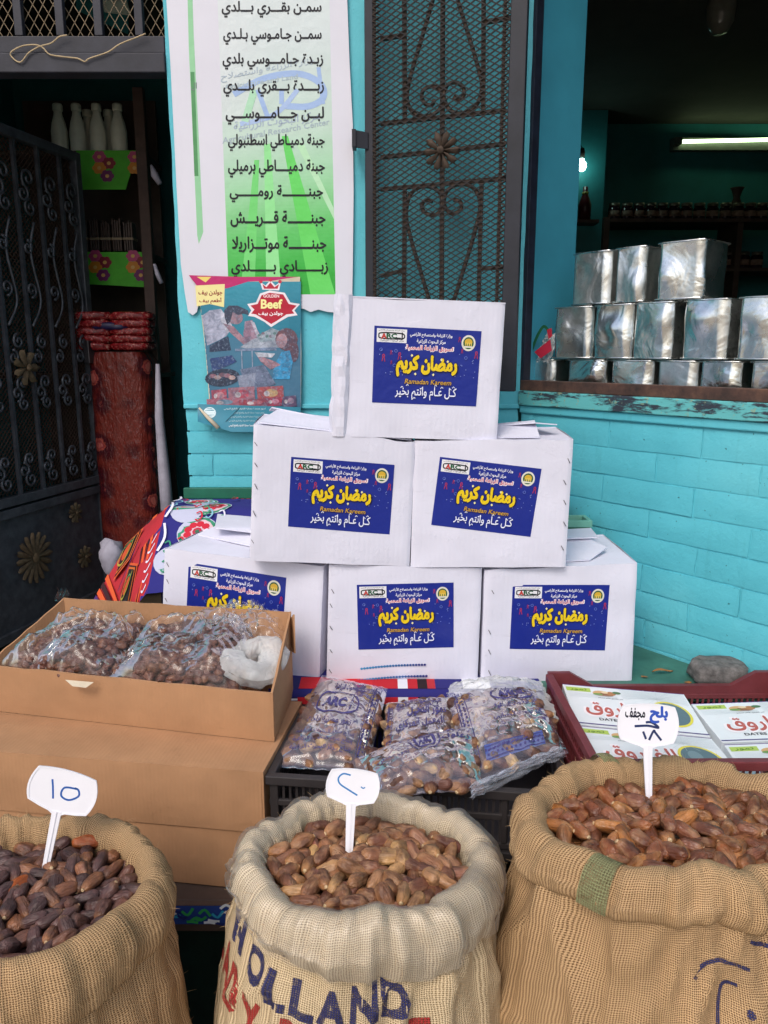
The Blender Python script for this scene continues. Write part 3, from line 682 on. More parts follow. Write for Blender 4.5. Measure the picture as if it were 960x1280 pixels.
gbar((554, -120), (552, 380), .006); gbar((505, -120), (506, 150)); gbar((605, -120), (604, 143)); gbar((506, 236), (505, 380)); gbar((602, 229), (598, 385))
gbar((476, 155), (632, 138)); gbar((476, 197), (632, 180)); gbar((476, 237), (632, 223))
gbar((476, 49), (505, 44)); gbar((605, 28), (640, 22)); gbar((600, 336), (632, 334)); gbar((476, 345), (505, 338))
def gcur(pts): MB().tube(cr([gp(x, y, gb+.002) for x, y in pts], 5), .006, 6).build('scroll', RUST, grl)
# S and C scrolls above and below the centre boss
gcur([(541, 0), (528, 45), (516, 85), (510, 110), (510, 130), (520, 143), (535, 145), (549, 137), (553, 122), (550, 112), (540, 108), (530, 112), (527, 121), (532, 130), (540, 131), (543, 124)])
gcur([(572, 0), (586, 45), (597, 82), (602, 105), (600, 122), (592, 135), (578, 142), (563, 138), (555, 122), (558, 108), (568, 103), (578, 108), (580, 118), (574, 125), (567, 121)])
gcur([(538, 380), (526, 340), (514, 300), (508, 270), (512, 245), (525, 234), (540, 234), (551, 243), (552, 258), (545, 268), (533, 267), (527, 258), (532, 250), (541, 252)])
gcur([(566, 380), (580, 335), (592, 295), (600, 260), (596, 240), (584, 231), (568, 232), (557, 242), (556, 258), (565, 267), (576, 262), (575, 252), (567, 250)])
gc = gp(552, 189); gct = (gc-G0).dot(GE)
rosette((gct, gc.z), .052, 10, lambda x, z, h: G(x, z, -.004+h), 'rosette', RUST, grl, .02)
m = MB(); diamond_mesh(m, lambda x, z: G(x, z, -.002), fw, GL-fr_w, GZ0+.03, GZ1, .0285, .0165, .0042)
m.build('mesh_panel', simple('dark_wire', '221f20', .6, .2, .3, 60), grl, kind='stuff')
ed = MB()
for (ta, tb) in ((fw-.001, fw+.020), (GL-fr_w-.020, GL-fr_w+.001)):
    z = GZ0+.03; k = 0
    while z < GZ1-.02:
        ed.bar(G(ta if k % 2 else tb, z, .003), G(tb if k % 2 else ta, z+.0082, .003), .0028, .002); z += .0082; k += 1
    ed.bar(G((ta+tb)/2-.006, GZ0+.03, -.004), G((ta+tb)/2-.006, GZ1, -.004), .009, .004, up=GN)
ed.build('mesh_edge', simple('brown_wire_edge', '3d322b', .8, .1, .3, 60), grl, kind='stuff')
hb = MB(); q0 = gp(441, 168); zc = gp(448, 176).z
hb.slab([Vector((atY(440, 175, 2.43).x, 2.425, zc-.022)), G(.012, zc-.026, .004), G(.012, zc+.020, .004), Vector((atY(440, 175, 2.43).x, 2.425, zc+.026))], FRONT, .004)
hb.slab([Vector((atY(440, 175, 2.43).x, 2.42, zc-.022)), Vector((atY(440, 175, 2.43).x+.012, 2.42, zc-.022)), Vector((atY(440, 175, 2.43).x+.012, 2.42, zc+.026)), Vector((atY(440, 175, 2.43).x, 2.42, zc+.026))], FRONT, .05)
hb.build('latch_bracket', GRILLM, grl, bevel=.001)
# ------------------------------------------------------------------ banner with the price list
YB = YA-.012
bfn = on_plane(Vector((0, YB, 0)), FRONT)
ban = thing('price_list_banner', 'tall white and green printed banner listing dairy goods in Arabic on the teal pier', 'banner', (-.37, YB, 1.74))
edge = [(204, -60), (208, 0), (213, 80), (217, 160), (221, 240), (226, 330), (231, 366), (235, 390), (241, 394), (246, 390), (250, 372), (380, 386), (388, 390), (398, 387), (410, 390), (423, 391), (440, 391), (441, 330), (442, 240), (441, 156), (437, 80), (434, 0), (432, -60)]
def ripple(px, py, h):
    p = bfn(px, py, h); dx = math.exp(-((px-225-(py/330)*10)/14)**2)
    return p
sh = MB(); tri = tessellate_polygon([[Vector((x, y, 0)) for x, y in edge]]); n = len(edge)
vs = [bfn(x, y, 0) for x, y in edge]; sh.add(vs + [v + Vector((0, .004, 0)) for v in vs], [tuple(t) for t in tri] + [(i, (i+1) % n, n+(i+1) % n, n+i) for i in range(n)])
sheet = sh.build('sheet', simple('banner_white', 'd4d4de', .4, 0, .05, 4), ban)
pp = Print(bfn, .00004)
def lerp(a, b, t): return tuple(x+(y-x)*t for x, y in zip(a, b))
def edge_x(x_top, x_bot, y, y1=368): return x_top+(x_bot-x_top)*y/y1
stops = [(-60, 'cfd8d8'), (60, 'cdd8d8'), (110, 'c3d3ce'), (170, 'bdd4c6'), (220, 'a3d0ac'), (260, '86c98c'), (300, '5cbf62'), (340, '3cae44'), (368, '2fa138')]
def gcol(y):
    for (a, ca), (b, cb) in zip(stops, stops[1:]):
        if y <= b: return lerp(lin(ca), lin(cb), (y-a)/(b-a))
    return lin(stops[-1][1])
y = -60; h0 = .00004
while y < 368:
    y2 = min(368, y+4); nx_ = 12
    for k in range(nx_):
        f0, f1 = k/nx_, (k+1)/nx_; xa0, xb0 = edge_x(272, 286, y), edge_x(412, 419.5, y); xa1, xb1 = edge_x(272, 286, y2), edge_x(412, 419.5, y2)
        c = gcol(y2 + 26*(f0-.35)); c = lerp(c, (.66, .7, .72), max(0, .55-f0*1.4) if y < 150 else 0)
        pp.poly([(xa0+(xb0-xa0)*f0, y), (xa0+(xb0-xa0)*f1, y), (xa1+(xb1-xa1)*f1, y2), (xa1+(xb1-xa1)*f0, y2)], c, h0)
    y = y2
pp.L = 2
# light rays
for (pts, c) in (([(352, 170), (360, 170), (419, 368), (388, 368)], '63cf60'), ([(330, 180), (338, 180), (352, 368), (333, 368)], '8fdc92'), ([(318, 200), (324, 200), (318, 368), (300, 368)], '70cf72'), ([(368, 175), (380, 180), (417, 260), (418, 275)], 'b2ddb4')): pp.poly(pts, c)
pp.poly([(234, -20), (240, -20), (242, 40), (254, 290), (248.5, 305), (246.5, 294), (236, 60)], '8fc79a'); pp.poly([(238, 90), (243, 90), (248, 220), (243, 220)], '4f8f5a')
# faded logo watermark behind the text
for (w_, c) in ((8, '9db6dd'),): pp.curve([(292, 118), (330, 98), (372, 92), (400, 104), (404, 122), (385, 133), (352, 132)], 8, c); pp.stroke([(352, 112), (352, 130)], 6, c); pp.curve([(300, 155), (325, 150), (350, 138), (372, 112)], 6, 'a6bce0'); pp.stroke([(398, 84), (404, 130)], 5, c)
pp.stroke([(318, 112), (306, 152)], 9, 'a9d6b6'); pp.stroke([(322, 112), (336, 150)], 6, '9ab4dc')
pp.text('مركز البحوث الزراعية', 292, 152, 400, 166, 'a2b2c2', .012, slope=-14); pp.text('Agricultural Research Center', 278, 172, 412, 182, 'a3b4bc', .012, slope=-24)
pp.text('وزارة الزراعة واستصلاح', 276, 92, 392, 104, 'a9b8c4', .01, slope=-22); pp.text('Agriculture and Land', 280, 106, 372, 114, 'abbcc4', .01, slope=-14)
pp.text('ال', 239, 103, 246, 113, '6a7a74', .02)
rows = [('سمـن بقـــري بـــلدي', 277, 402, 2, 21), ('سمــن جـامـوسي بـلـدي', 279, 402, 36, 55), ('زبـدة جـامـــوسي بلدي', 278, 404, 67, 86), ('زبــــدة بـــقري بلـــدي', 279, 405, 100, 120), ('لبــن جـــامـــوســـي', 282, 405, 134, 155), ('جبنة دميـاطي اسطنبولي', 285, 406, 168, 188), ('جبنة دميــــاطي برميلي', 285, 406, 200, 221), ('جبنــــــــة رومــــــي', 287, 404, 232, 252), ('جبنـــــــة قـــريـــش', 288, 407, 264, 283), ('جبنـــــــة موتـــزاريلا', 290, 408, 296, 315), ('زبـــــــادي بـــــــلدي', 289, 410, 326, 346)]
for i, (t, x0, x1, y0, y1) in enumerate(rows):
    pp.text(t, x0, y0-1, x1, y1+1, '15151c', .026)
pp.build('print', PRINTG, sheet)
# ------------------------------------------------------------------ beef poster
YP = YA-.019
pfn = on_plane(Vector((0, YP, 0)), FRONT)
pos = thing('food_poster', 'worn advertising poster with barbecue photo and red beef crest under the banner', 'poster', (-.5, YP, 1.42))
edge = [(246, 352), (300, 347), (375, 346), (376.5, 440), (376, 522), (376, 526), (262, 508), (257, 440), (251, 388)]
vs = [pfn(x, y, 0) for x, y in edge]; n = len(vs); sh = MB(); sh.add(vs+[v+Vector((0, .003, 0)) for v in vs], [tuple(t) for t in tessellate_polygon([[Vector((x, y, 0)) for x, y in edge]])] + [(i, (i+1) % n, n+(i+1) % n, n+i) for i in range(n)])
PAPER = simple('aged_paper', 'cbbfa8', .7, 0, .15, 20)
psh = sh.build('sheet', PAPER, pos)
q = Print(pfn, .00003)
for k in range(24):
    y0 = 352+k*7.0; y1 = y0+7; xl0 = 253+(y0-388)*.09 if y0 > 388 else 247+(y0-352)*.13
    for j in range(8):
        f0, f1 = j/8, (j+1)/8; c = lerp(lin('3f9aae'), lin('1f5f7a'), min(1, .15+.5*abs(f0-.45)+.5*(k/24)**.6+.12*noise.noise(Vector((j*.6, k*.35, 0)))))
        if k > 9: c = lerp(c, lin('5a6f8f'), .45)
        q.poly([(xl0+(376-xl0)*f0, y0), (xl0+(376-xl0)*f1, y0), (xl0+(376-xl0)*f1, min(y1, 520)), (xl0+(376-xl0)*f0, min(y1, 520))], c, .00003)
q.L = 3
q.poly([(236, 344), (300, 346), (372, 346), (340, 351), (310, 352), (285, 360), (262, 364), (246, 357)], 'b92a6a'); q.poly([(246, 346), (264, 346), (257, 353)], 'e6d070')
q.poly([(244, 357), (281, 355), (280, 384), (262, 380), (246, 383)], 'e8dd9a'); q.text('جولدن بيف', 248, 362, 278, 370, '8a2a2a', .03); q.text('أطعم بيف', 249, 372, 277, 380, '8a2a2a', .03)
# crest
q.poly([(337, 363), (356, 366), (363, 378), (375, 380), (368, 388), (372, 394), (360, 396), (348, 403), (339, 409), (330, 402), (318, 396), (310, 395), (314, 388), (309, 380), (320, 378), (325, 367)], 'e9dfe4')
q.poly([(337, 366), (354, 368), (361, 380), (371, 382), (365, 388), (368, 392), (358, 393), (346, 401), (339, 405), (331, 400), (320, 393), (314, 392), (318, 387), (313, 382), (322, 380), (327, 369)], 'b3233a')
q.poly([(328, 362), (325, 352), (332, 357), (338, 350), (344, 357), (351, 352), (349, 363)], 'e9dfe4'); q.poly([(330, 361), (328, 355), (333, 359), (338, 353), (343, 359), (349, 355), (347, 361)], 'b3233a')
for x, y in ((326, 352), (338, 350), (350, 352)): q.ell(x, y, 2.3, 2.3, 'c2304a', 8)
q.text('GOLDEN', 329, 368, 349, 372, 'f0d8d8', .03); q.text('Beef', 326, 374, 353, 386, 'f2eca0', .035); q.text('جولدن بيف', 323, 389, 354, 395, 'f4eef0', .03)
q.build('print', PRINTG, psh); q = Print(pfn, .00003); q.L = 12
# photo: bending man, table, guests, girl with plate, grill (simple generic figures)
q.poly([(252, 395), (262, 388), (276, 386), (284, 398), (290, 410), (283, 420), (272, 426), (259, 432)], 'c4c6dc'); q.poly([(276, 386), (288, 402), (292, 412), (284, 416), (276, 402)], 'dcdcea')
q.poly([(279, 404), (292, 408), (310, 428), (306, 432), (288, 416)], 'b98a94'); q.ell(293, 396, 11, 9, 'b08a94', 16, a=.5)
q.poly([(281, 398), (280, 388), (286, 382), (297, 382), (310, 388), (311, 394), (304, 392), (298, 394), (291, 390), (288, 402), (284, 406)], '3c3a4c')
q.poly([(262, 432), (285, 420), (289, 438), (262, 440)], '1f2c4a')
q.ell(313, 408, 4, 5, 'c29aa8', 12); q.poly([(306, 402), (315, 400), (326, 420), (320, 428), (310, 430), (304, 426)], 'b892a4'); q.ell(309, 417, 5, 8, 'a47c90', 12); q.poly([(313, 401), (318, 403), (324, 418), (321, 420)], 'e0d6e4')
q.poly([(316, 424), (340, 416), (360, 424), (352, 434), (322, 438), (300, 434)], 'c4cbd8'); q.poly([(320, 420), (340, 410), (356, 416), (350, 424), (326, 428)], 'a8bac2')
for k in range(14): q.ell(324+k*2.4, 419+2.4*math.sin(k*2.2), 2.2, 1.8, ('6d8f86', 'd8dce4', '8f6a74', 'b7bcc8')[k % 4], 7)
q.poly([(294, 436), (345, 434), (346, 438), (294, 439)], '8a9cba')
for x in (302, 315): q.stroke([(x, 438), (x+1, 470)], 1.3, 'aab4cc')
q.poly([(262, 448), (290, 444), (296, 452), (266, 466)], '27407e'); q.ell(278, 472, 22, 11, '23263a', 18, a=-.1)
for k in range(5): q.ell(266+k*6, 470+2*math.sin(k*2), 4.5, 2.8, ('a9707a', 'caa8a0', '7c5660')[k % 3], 9)
q.ell(358, 424, 14, 14, '7a4c50', 16); q.ell(364, 436, 9, 17, '6d444c', 14, a=-.2); q.ell(352, 426, 7, 9, 'c89aa0', 14, a=.2)
q.poly([(352, 440), (362, 438), (366, 452), (362, 474), (340, 474), (343, 456)], '38a6dc'); q.poly([(344, 452), (351, 456), (338, 462), (326, 452), (322, 446), (328, 446)], 'c08e96'); q.poly([(318, 440), (344, 442), (340, 447), (322, 446)], 'dce0ea')
q.poly([(300, 462), (330, 456), (345, 480), (310, 490)], '7e88a4'); q.poly([(296, 470), (320, 466), (318, 482), (300, 486)], 'a0a6bc')
# product packs along the foot
for (x0, y0, x1, y1, c, d_) in ((264, 486, 283, 502, 'c34a5a', 'd99098'), (285, 483, 318, 502, 'b87884', 'cf4c5c'), (321, 482, 354, 500, 'c7544c', 'd9b07a'), (258, 497, 300, 508, 'c2707e', '7a9ab0'), (298, 498, 336, 508, 'a83a48', 'd06a70'), (332, 496, 352, 507, 'a82c48', 'e08aa0'), (353, 494, 370, 508, '6c4a6c', 'b08aa0')):
    q.poly([(x0, y0+2), (x1, y0), (x1+1, y1), (x0+1, y1+1)], c); q.ell((x0+x1)/2+2, (y0+y1)/2, (x1-x0)*.25, (y1-y0)*.28, d_, 10); q.ell((x0+x1)/2-4, (y0+y1)/2+1, (x1-x0)*.12, (y1-y0)*.2, 'e8d8d8', 8)
q.build('photo_print', PHOTO, psh)
# curled lower strip
fl = MB(); n_ = 12; rowsP = []
for i in range(7):
    r = []
    for j in range(n_+1):
        f = j/n_; x = 247+(376-247)*f; yt = 505+4*f; yb = 527+13*min(1, f*3)-6*max(0, f-.6); p = pfn(x, yt+(yb-yt)*i/6, .002+.02*(i/6)**2*(1-f)**1.5+.012*(i/6)*(1-f)+.003)
        r.append(p)
    rowsP.append(r)
fl.grid(rowsP); flap = fl.build('loose_strip', simple('poster_blue', '2f7f96', .4, 0, .15, 8), psh)
cu_ = MB(); cp = [pfn(256, 512, .02), pfn(276, 533, .035), pfn(268, 533, .04), pfn(248, 512, .02)]; cu_.tube([pfn(249, 510, .016), pfn(260, 522, .03), pfn(273, 535, .034)], [.003, .006, .007], 8); cu_.build('curled_corner', PAPER, psh)
def lfn(x, y, h):
    f = (x-247)/129; yt = 505+4*f; yb = 527+13*min(1, f*3)-6*max(0, f-.6); i = (y-yt)/(yb-yt)
    return pfn(x, y, .0055+.02*i**2*(1-f)**1.5+.012*i*(1-f)+h)
q = Print(lfn, .00006); q.ell(262, 516, 8, 7, 'c9dde2', 16); q.ell(262, 516, 6.8, 6, '2f7f96', 16); q.text('بيف', 257, 512, 267, 519, 'e8f0f2', .03)
for (x0, x1, y, h_, c) in ((280, 332, 511, 2, 'b7d2da'), (292, 330, 516, 1.6, 'a3c6d0'), (288, 330, 521, 1.6, 'a3c6d0'), (286, 334, 526, 1.4, 'a3c6d0'), (286, 322, 532, 2.6, 'dfe9ee')): q.text('لحوم مجمدة ممتازة للشواء والطبخ اليومي', x0, y-h_/2-.4, x1, y+h_/2+.8, c, .02)
q.text('01 - 01', 342, 515, 366, 522, '5b3a52', .03); q.stroke([(300, 509), (282, 527)], .8, '17505f')
q.build('print', PRINTG, flap)
# ------------------------------------------------------------------ furniture: stepped green tables
T1Z, T2Z, LTZ = 1.15, .785, .49
t1 = thing('back_table', 'green painted back table against the teal pier, half covered by the patterned cloth', 'table', (0, 2.33, 0))
MB().box(XJ-.01, .56, 2.29, 2.485, T1Z-.03, T1Z).build('table_top', GREENP, t1, bevel=.003)
MB().box(XJ-.01, .44, 2.468, 2.49, T1Z+.0005, T1Z+.035).build('back_rail', simple('green_rail', '1c6450', .5, 0, .3, 9), t1, bevel=.002)
MB().box(.535, .558, 2.295, 2.40, T1Z+.0005, T1Z+.03).build('end_rail', TEAL, t1, bevel=.002)
for x in (XJ+.02, .52):
    for y in (2.32, 2.46): MB().box(x-.02, x+.02, y-.02, y+.02, 0, T1Z-.031).build('leg', DGREEN, t1)
t2 = thing('middle_table', 'green painted table carrying the white cartons, its bare corner showing by the brick wall', 'table', (0, 2.0, 0))
MB().prism([(XJ, 1.80), (.965, 1.80), (.70, 2.15), (.66, 2.185), (XJ, 2.185)], T2Z-.03, T2Z).build('table_top', simple('dull_green_paint', '3f6f62', .55, 0, .35, 12), t2, bevel=.002)
for x, y in ((XJ+.03, 1.86), (.85, 1.86), (XJ+.03, 2.14), (.58, 2.14)): MB().box(x-.02, x+.02, y-.02, y+.02, 0, T2Z-.031).build('leg', DGREEN, t2)
MB().box(XJ+.01, .94, 1.83, 1.845, .3, T2Z-.031).build('front_board', DGREEN, t2)
t3 = thing('front_table', 'low dark table under the crates with a strip of blue patterned cloth on its edge', 'table', (0, 1.6, 0))
MB().box(-1.1, 1.08, 1.42, 1.79, LTZ-.035, LTZ-.003).build('table_top', DARKW, t3, bevel=.002)
MB().box(-1.09, 1.07, 1.435, 1.45, .05, LTZ-.036).build('front_board', DGREEN, t3)
for x in (-1.05, 1.03):
    for y in (1.475, 1.75): MB().box(x-.02, x+.02, y-.02, y+.02, 0, LTZ-.036).build('leg', DGREEN, t3)
bk = thing('green_basket', 'pale green rimmed basket partly hidden behind the right end of the carton pyramid', 'basket', (.57, 2.27, T2Z))
for nm, a in (('rim', (.44, .612, 2.20, 2.212, 1.115, 1.135)), ('rim', (.44, .612, 2.275, 2.285, 1.115, 1.135)), ('rim', (.600, .612, 2.2125, 2.2745, 1.115, 1.135)), ('side_panel', (.602, .610, 2.213, 2.274, T2Z+.005, 1.1145)), ('front_panel', (.442, .601, 2.202, 2.210, T2Z+.005, 1.1145))):
    MB().box(*a).build(nm, simple('pale_green_plastic', '6fae9c', .5, 0, .2, 20) if nm == 'rim' else GREENP, bk, bevel=.001)
# ------------------------------------------------------------------ patterned cloth over both green tables
cl = thing('patterned_cloth', 'blue and red appliqué patterned cloth draped over the stepped tables under the white cartons', 'tablecloth', (0, 2.1, T2Z))
prof = [(2.17, 1.0), (2.165, T2Z+.03), (2.15, T2Z+.005), (2.0, T2Z+.004), (1.80, T2Z+.005), (1.783, T2Z-.004), (1.776, T2Z-.06), (1.774, .64)]
xs = [XJ-.012, -.6, -.5, -.4, -.3, -.2, -.1, 0, .1, .2, .3, .40]
cm = MB(); cm.grid([[Vector((x, y + (.006*math.sin(x*31+i) if i > 5 else 0), z)) for x in xs] for i, (y, z) in enumerate(prof)], col=lin('28266e'))
def top_sheet(a, b, h=0):   # a 0 left edge .. 1 right, b 0 back .. 1 front, sagging from the high table towards the low one
    y = 2.43-.39*b; z = T1Z+.007 - (0 if b < .38 else .19*((b-.38)/.62)**1.15)
    return Vector((XJ-.014+.50*a, y, z+h+.004*math.sin(a*17+b*5)*b))
def hang(u, v, h=0):        # the side that falls off the left edge: u back .. front, v down
    a = top_sheet(0, u); b = Vector((-.845, 2.26, .87)).lerp(Vector((-.70, 2.0, .78)), u); p = a.lerp(b, v)
    p.x += -.035*math.sin(min(1, v*1.7)*PI/2)*(1-.5*u) - .012*math.sin(u*9+v*2)*v - h*.9; p.z += .03*math.sin(v*PI)+h*.4; p.y -= h*.5
    return p
cm.grid([[top_sheet(i/16, j/12) for i in range(17)] for j in range(13)], col=lin('2b2a78'))
cm.grid([[hang(i/12, j/10) for i in range(13)] for j in range(11)], col=lin('b02a34'))
cm.build('cloth', CLOTHM, cl, colattr=True)
q = Print(lambda x, y, h: top_sheet(x, y, .0006+h), .00006)
def flower(q, x, y, r, cs=('c2283c', 'b9bcd2', '3a8a6a'), f=1.0):
    q.ell(x, y, r*1.40, r*1.10*f, cs[1], 18); q.ell(x, y, r*1.34, r*1.05*f, cs[2], 18); q.ell(x, y, r*1.12, r*.9*f, 'd6b6c0', 16)
    for k in range(9):
        a = k*2*PI/9; q.ell(x+r*.70*math.cos(a), y+r*.54*f*math.sin(a), r*.28, r*.22*f, cs[0], 8)
    q.ell(x, y, r*.34, r*.28*f, 'b03048', 8); q.ell(x, y, r*.16, r*.13*f, '3a6a50', 8)
q.rect(.40, 0, .56, 1, 'b23038')
for x in (.415, .455, .50, .54): q.rect(x, 0, x+.018, 1, '401c28')
q.rect(.57, 0, 1, 1, 'b43a34'); q.rect(.60, .12, 1, .62, 'd2c850'); q.rect(.62, .16, 1, .58, '8f2838')
for (x, y, r) in ((.17, .15, .075), (.27, .33, .085), (.13, .42, .07), (.22, .60, .085), (.10, .80, .07), (.75, .05, .075), (.80, .37, .09), (.30, .82, .07), (.93, .18, .07)): flower(q, x, y, r, f=1.3)
rr = random.Random(2)
for k in range(34):
    x, y = rr.uniform(.01, .38), rr.uniform(.02, .95); c = rr.choice(['d9d6ea', '7fb7c8', 'd9d6ea', '3a8a6a', 'c2283c'])
    q.curve([(x-.022, y-.03), (x, y-.045), (x+.015, y), (x-.004, y+.035), (x-.022, y+.02)], .010, c, 4)
for (y0) in (.05, .3, .55): q.curve([(.02, y0), (.04, y0+.1), (.015, y0+.2)], .014, 'e3e0ee', 4)
q.build('pattern_print', CLOTHM, cl)
q = Print(hang, .0003)
q.rect(.0, 0, 1, .06, '2c2a78'); q.rect(.55, .0, 1, .20, '2c2a78')
for k in range(6): q.curve([(.58+.07*k, .05), (.61+.07*k, .12), (.59+.07*k, .17)], .014, 'd9d6ea', 4)
for (z0, z1, c) in ((.09, .14, 'd4592e'), (.16, .19, '3a1c22'), (.21, .26, 'd4592e'), (.28, .31, '3a1c22')): q.poly([(0, z0), (.55, z0+.02), (1, z0+.16), (1, z1+.16), (.55, z1+.02), (0, z1)], c)
for (z0, c) in ((.80, 'd4592e'), (.86, '3a1c22'), (.91, 'd4592e'), (.96, '472a6a')): q.poly([(0, z0), (1, z0-.06), (1, z0-.02), (0, z0+.04)], c)
for (u, v, s_, w_) in ((.66, .56, 1, .26), (.18, .55, 1, .20), (1.02, .66, .7, .2)):
    for k, c in ((1.0, 'd4592e'), (.88, '3a1c22'), (.80, 'c8682c'), (.70, '221c20')):
        q.poly([(min(1, max(0, x)), y) for x, y in ((u, v-.24*s_*k), (u+w_*k, v), (u, v+.24*s_*k), (u-w_*k, v))], c)
    if u < .9:
        q.ell(u, v, .05, .08, 'c2502c', 12); q.curve([(u-.02, v-.13), (u+.06, v-.05), (u+.04, v+.09), (u-.05, v+.12), (u-.09, v)], .016, 'a8983c', 5); q.curve([(u-.09, v+.02), (u-.04, v-.07), (u+.0, v-.10)], .014, '4a8a5a', 4)
for (a, b) in (((.42, .36), (.42, .78)), ((.40, .36), (.40, .78)), ((.90, .42), (.88, .80))): q.stroke([a, b], .014, '6a2a6a' if a[0] == .42 else '3a1c22')
q.build('pattern_print', CLOTHM, cl)
def front_cloth(x, y, h):   # y = length along the cloth from the table edge back (+) or down the front (-)
    return Vector((x, 1.80+y, T2Z+.006+h)) if y >= 0 else Vector((x, 1.783-.10*min(.06, -y)-h+.006*math.sin(x*31+9)*0 - .008, T2Z-.004+y))
q = Print(front_cloth, .0001)
for (x0, x1, c) in ((-.30, -.215, '25265e'), (-.215, -.03, 'c4222c'), (-.03, .035, 'b9202c'), (.035, .06, 'dfdfe6'), (.06, .085, 'b9202c'), (.085, .11, '26161c'), (.11, .13, 'b02a34'), (.13, .20, '28266e'), (.20, .27, 'd6d8de'), (.27, .40, '2b2a74')):
    q.rect(x0, 0.001, x1, .07, c, .00012); q.rect(x0, -.09, x1, -.001, c, .00012)
q.L = 2
q.rect(-.30, -.09, .40, -.035, '1b3a34'); 
q.curve([(-.15, -.006), (-.15, -.045)], .007, 'c9cf2a'); q.curve([(-.115, -.006), (-.115, -.05)], .007, 'c9cf2a'); q.curve([(-.18, -.02), (-.10, -.024), (-.02, -.016)], .007, 'c9cf2a'); q.curve([(-.17, -.044), (-.08, -.036), (-.05, -.05)], .007, 'c9cf2a'); q.curve([(-.09, -.04), (-.06, -.012), (-.04, -.006), (-.05, -.022)], .007, 'c9cf2a')
q.curve([(.20, -.03), (.215, -.012), (.235, -.02), (.24, -.035)], .006, '2a7f6a'); q.curve([(-.29, -.012), (-.27, -.02), (-.25, -.008), (-.23, -.02)], .006, 'd0243a'); q.rect(-.30, -.004, -.215, -.009, 'e3e3ea')
q.build('pattern_print', CLOTHM, cl)
# blue patterned cloth strip on the low table's front edge
q = Print(lambda x, y, h: Vector((x, 1.4045-h, y)), .0001)
q.rect(-.9, LTZ-.048, .9, LTZ-.004, '22408c')
rr = random.Random(5)
for k in range(150):
    x = -.6+k*.009; y = LTZ-.044+rr.random()*.036; c = rr.choice(['cfe0ee', '2f9bc4', '2f9a52', '1a2a6e', 'dfe8f0'])
    q.curve([(x-.012, y), (x, y+rr.uniform(-.01, .01)), (x+.012, y+rr.uniform(-.008, .008))], .006, c, 3)
strip = q.build('blue_cloth_strip', CLOTHM, t3)
MB().box(-.9, .9, 1.405, 1.4195, LTZ-.065, LTZ-.0035).build('edge_lath', DARKW, t3)
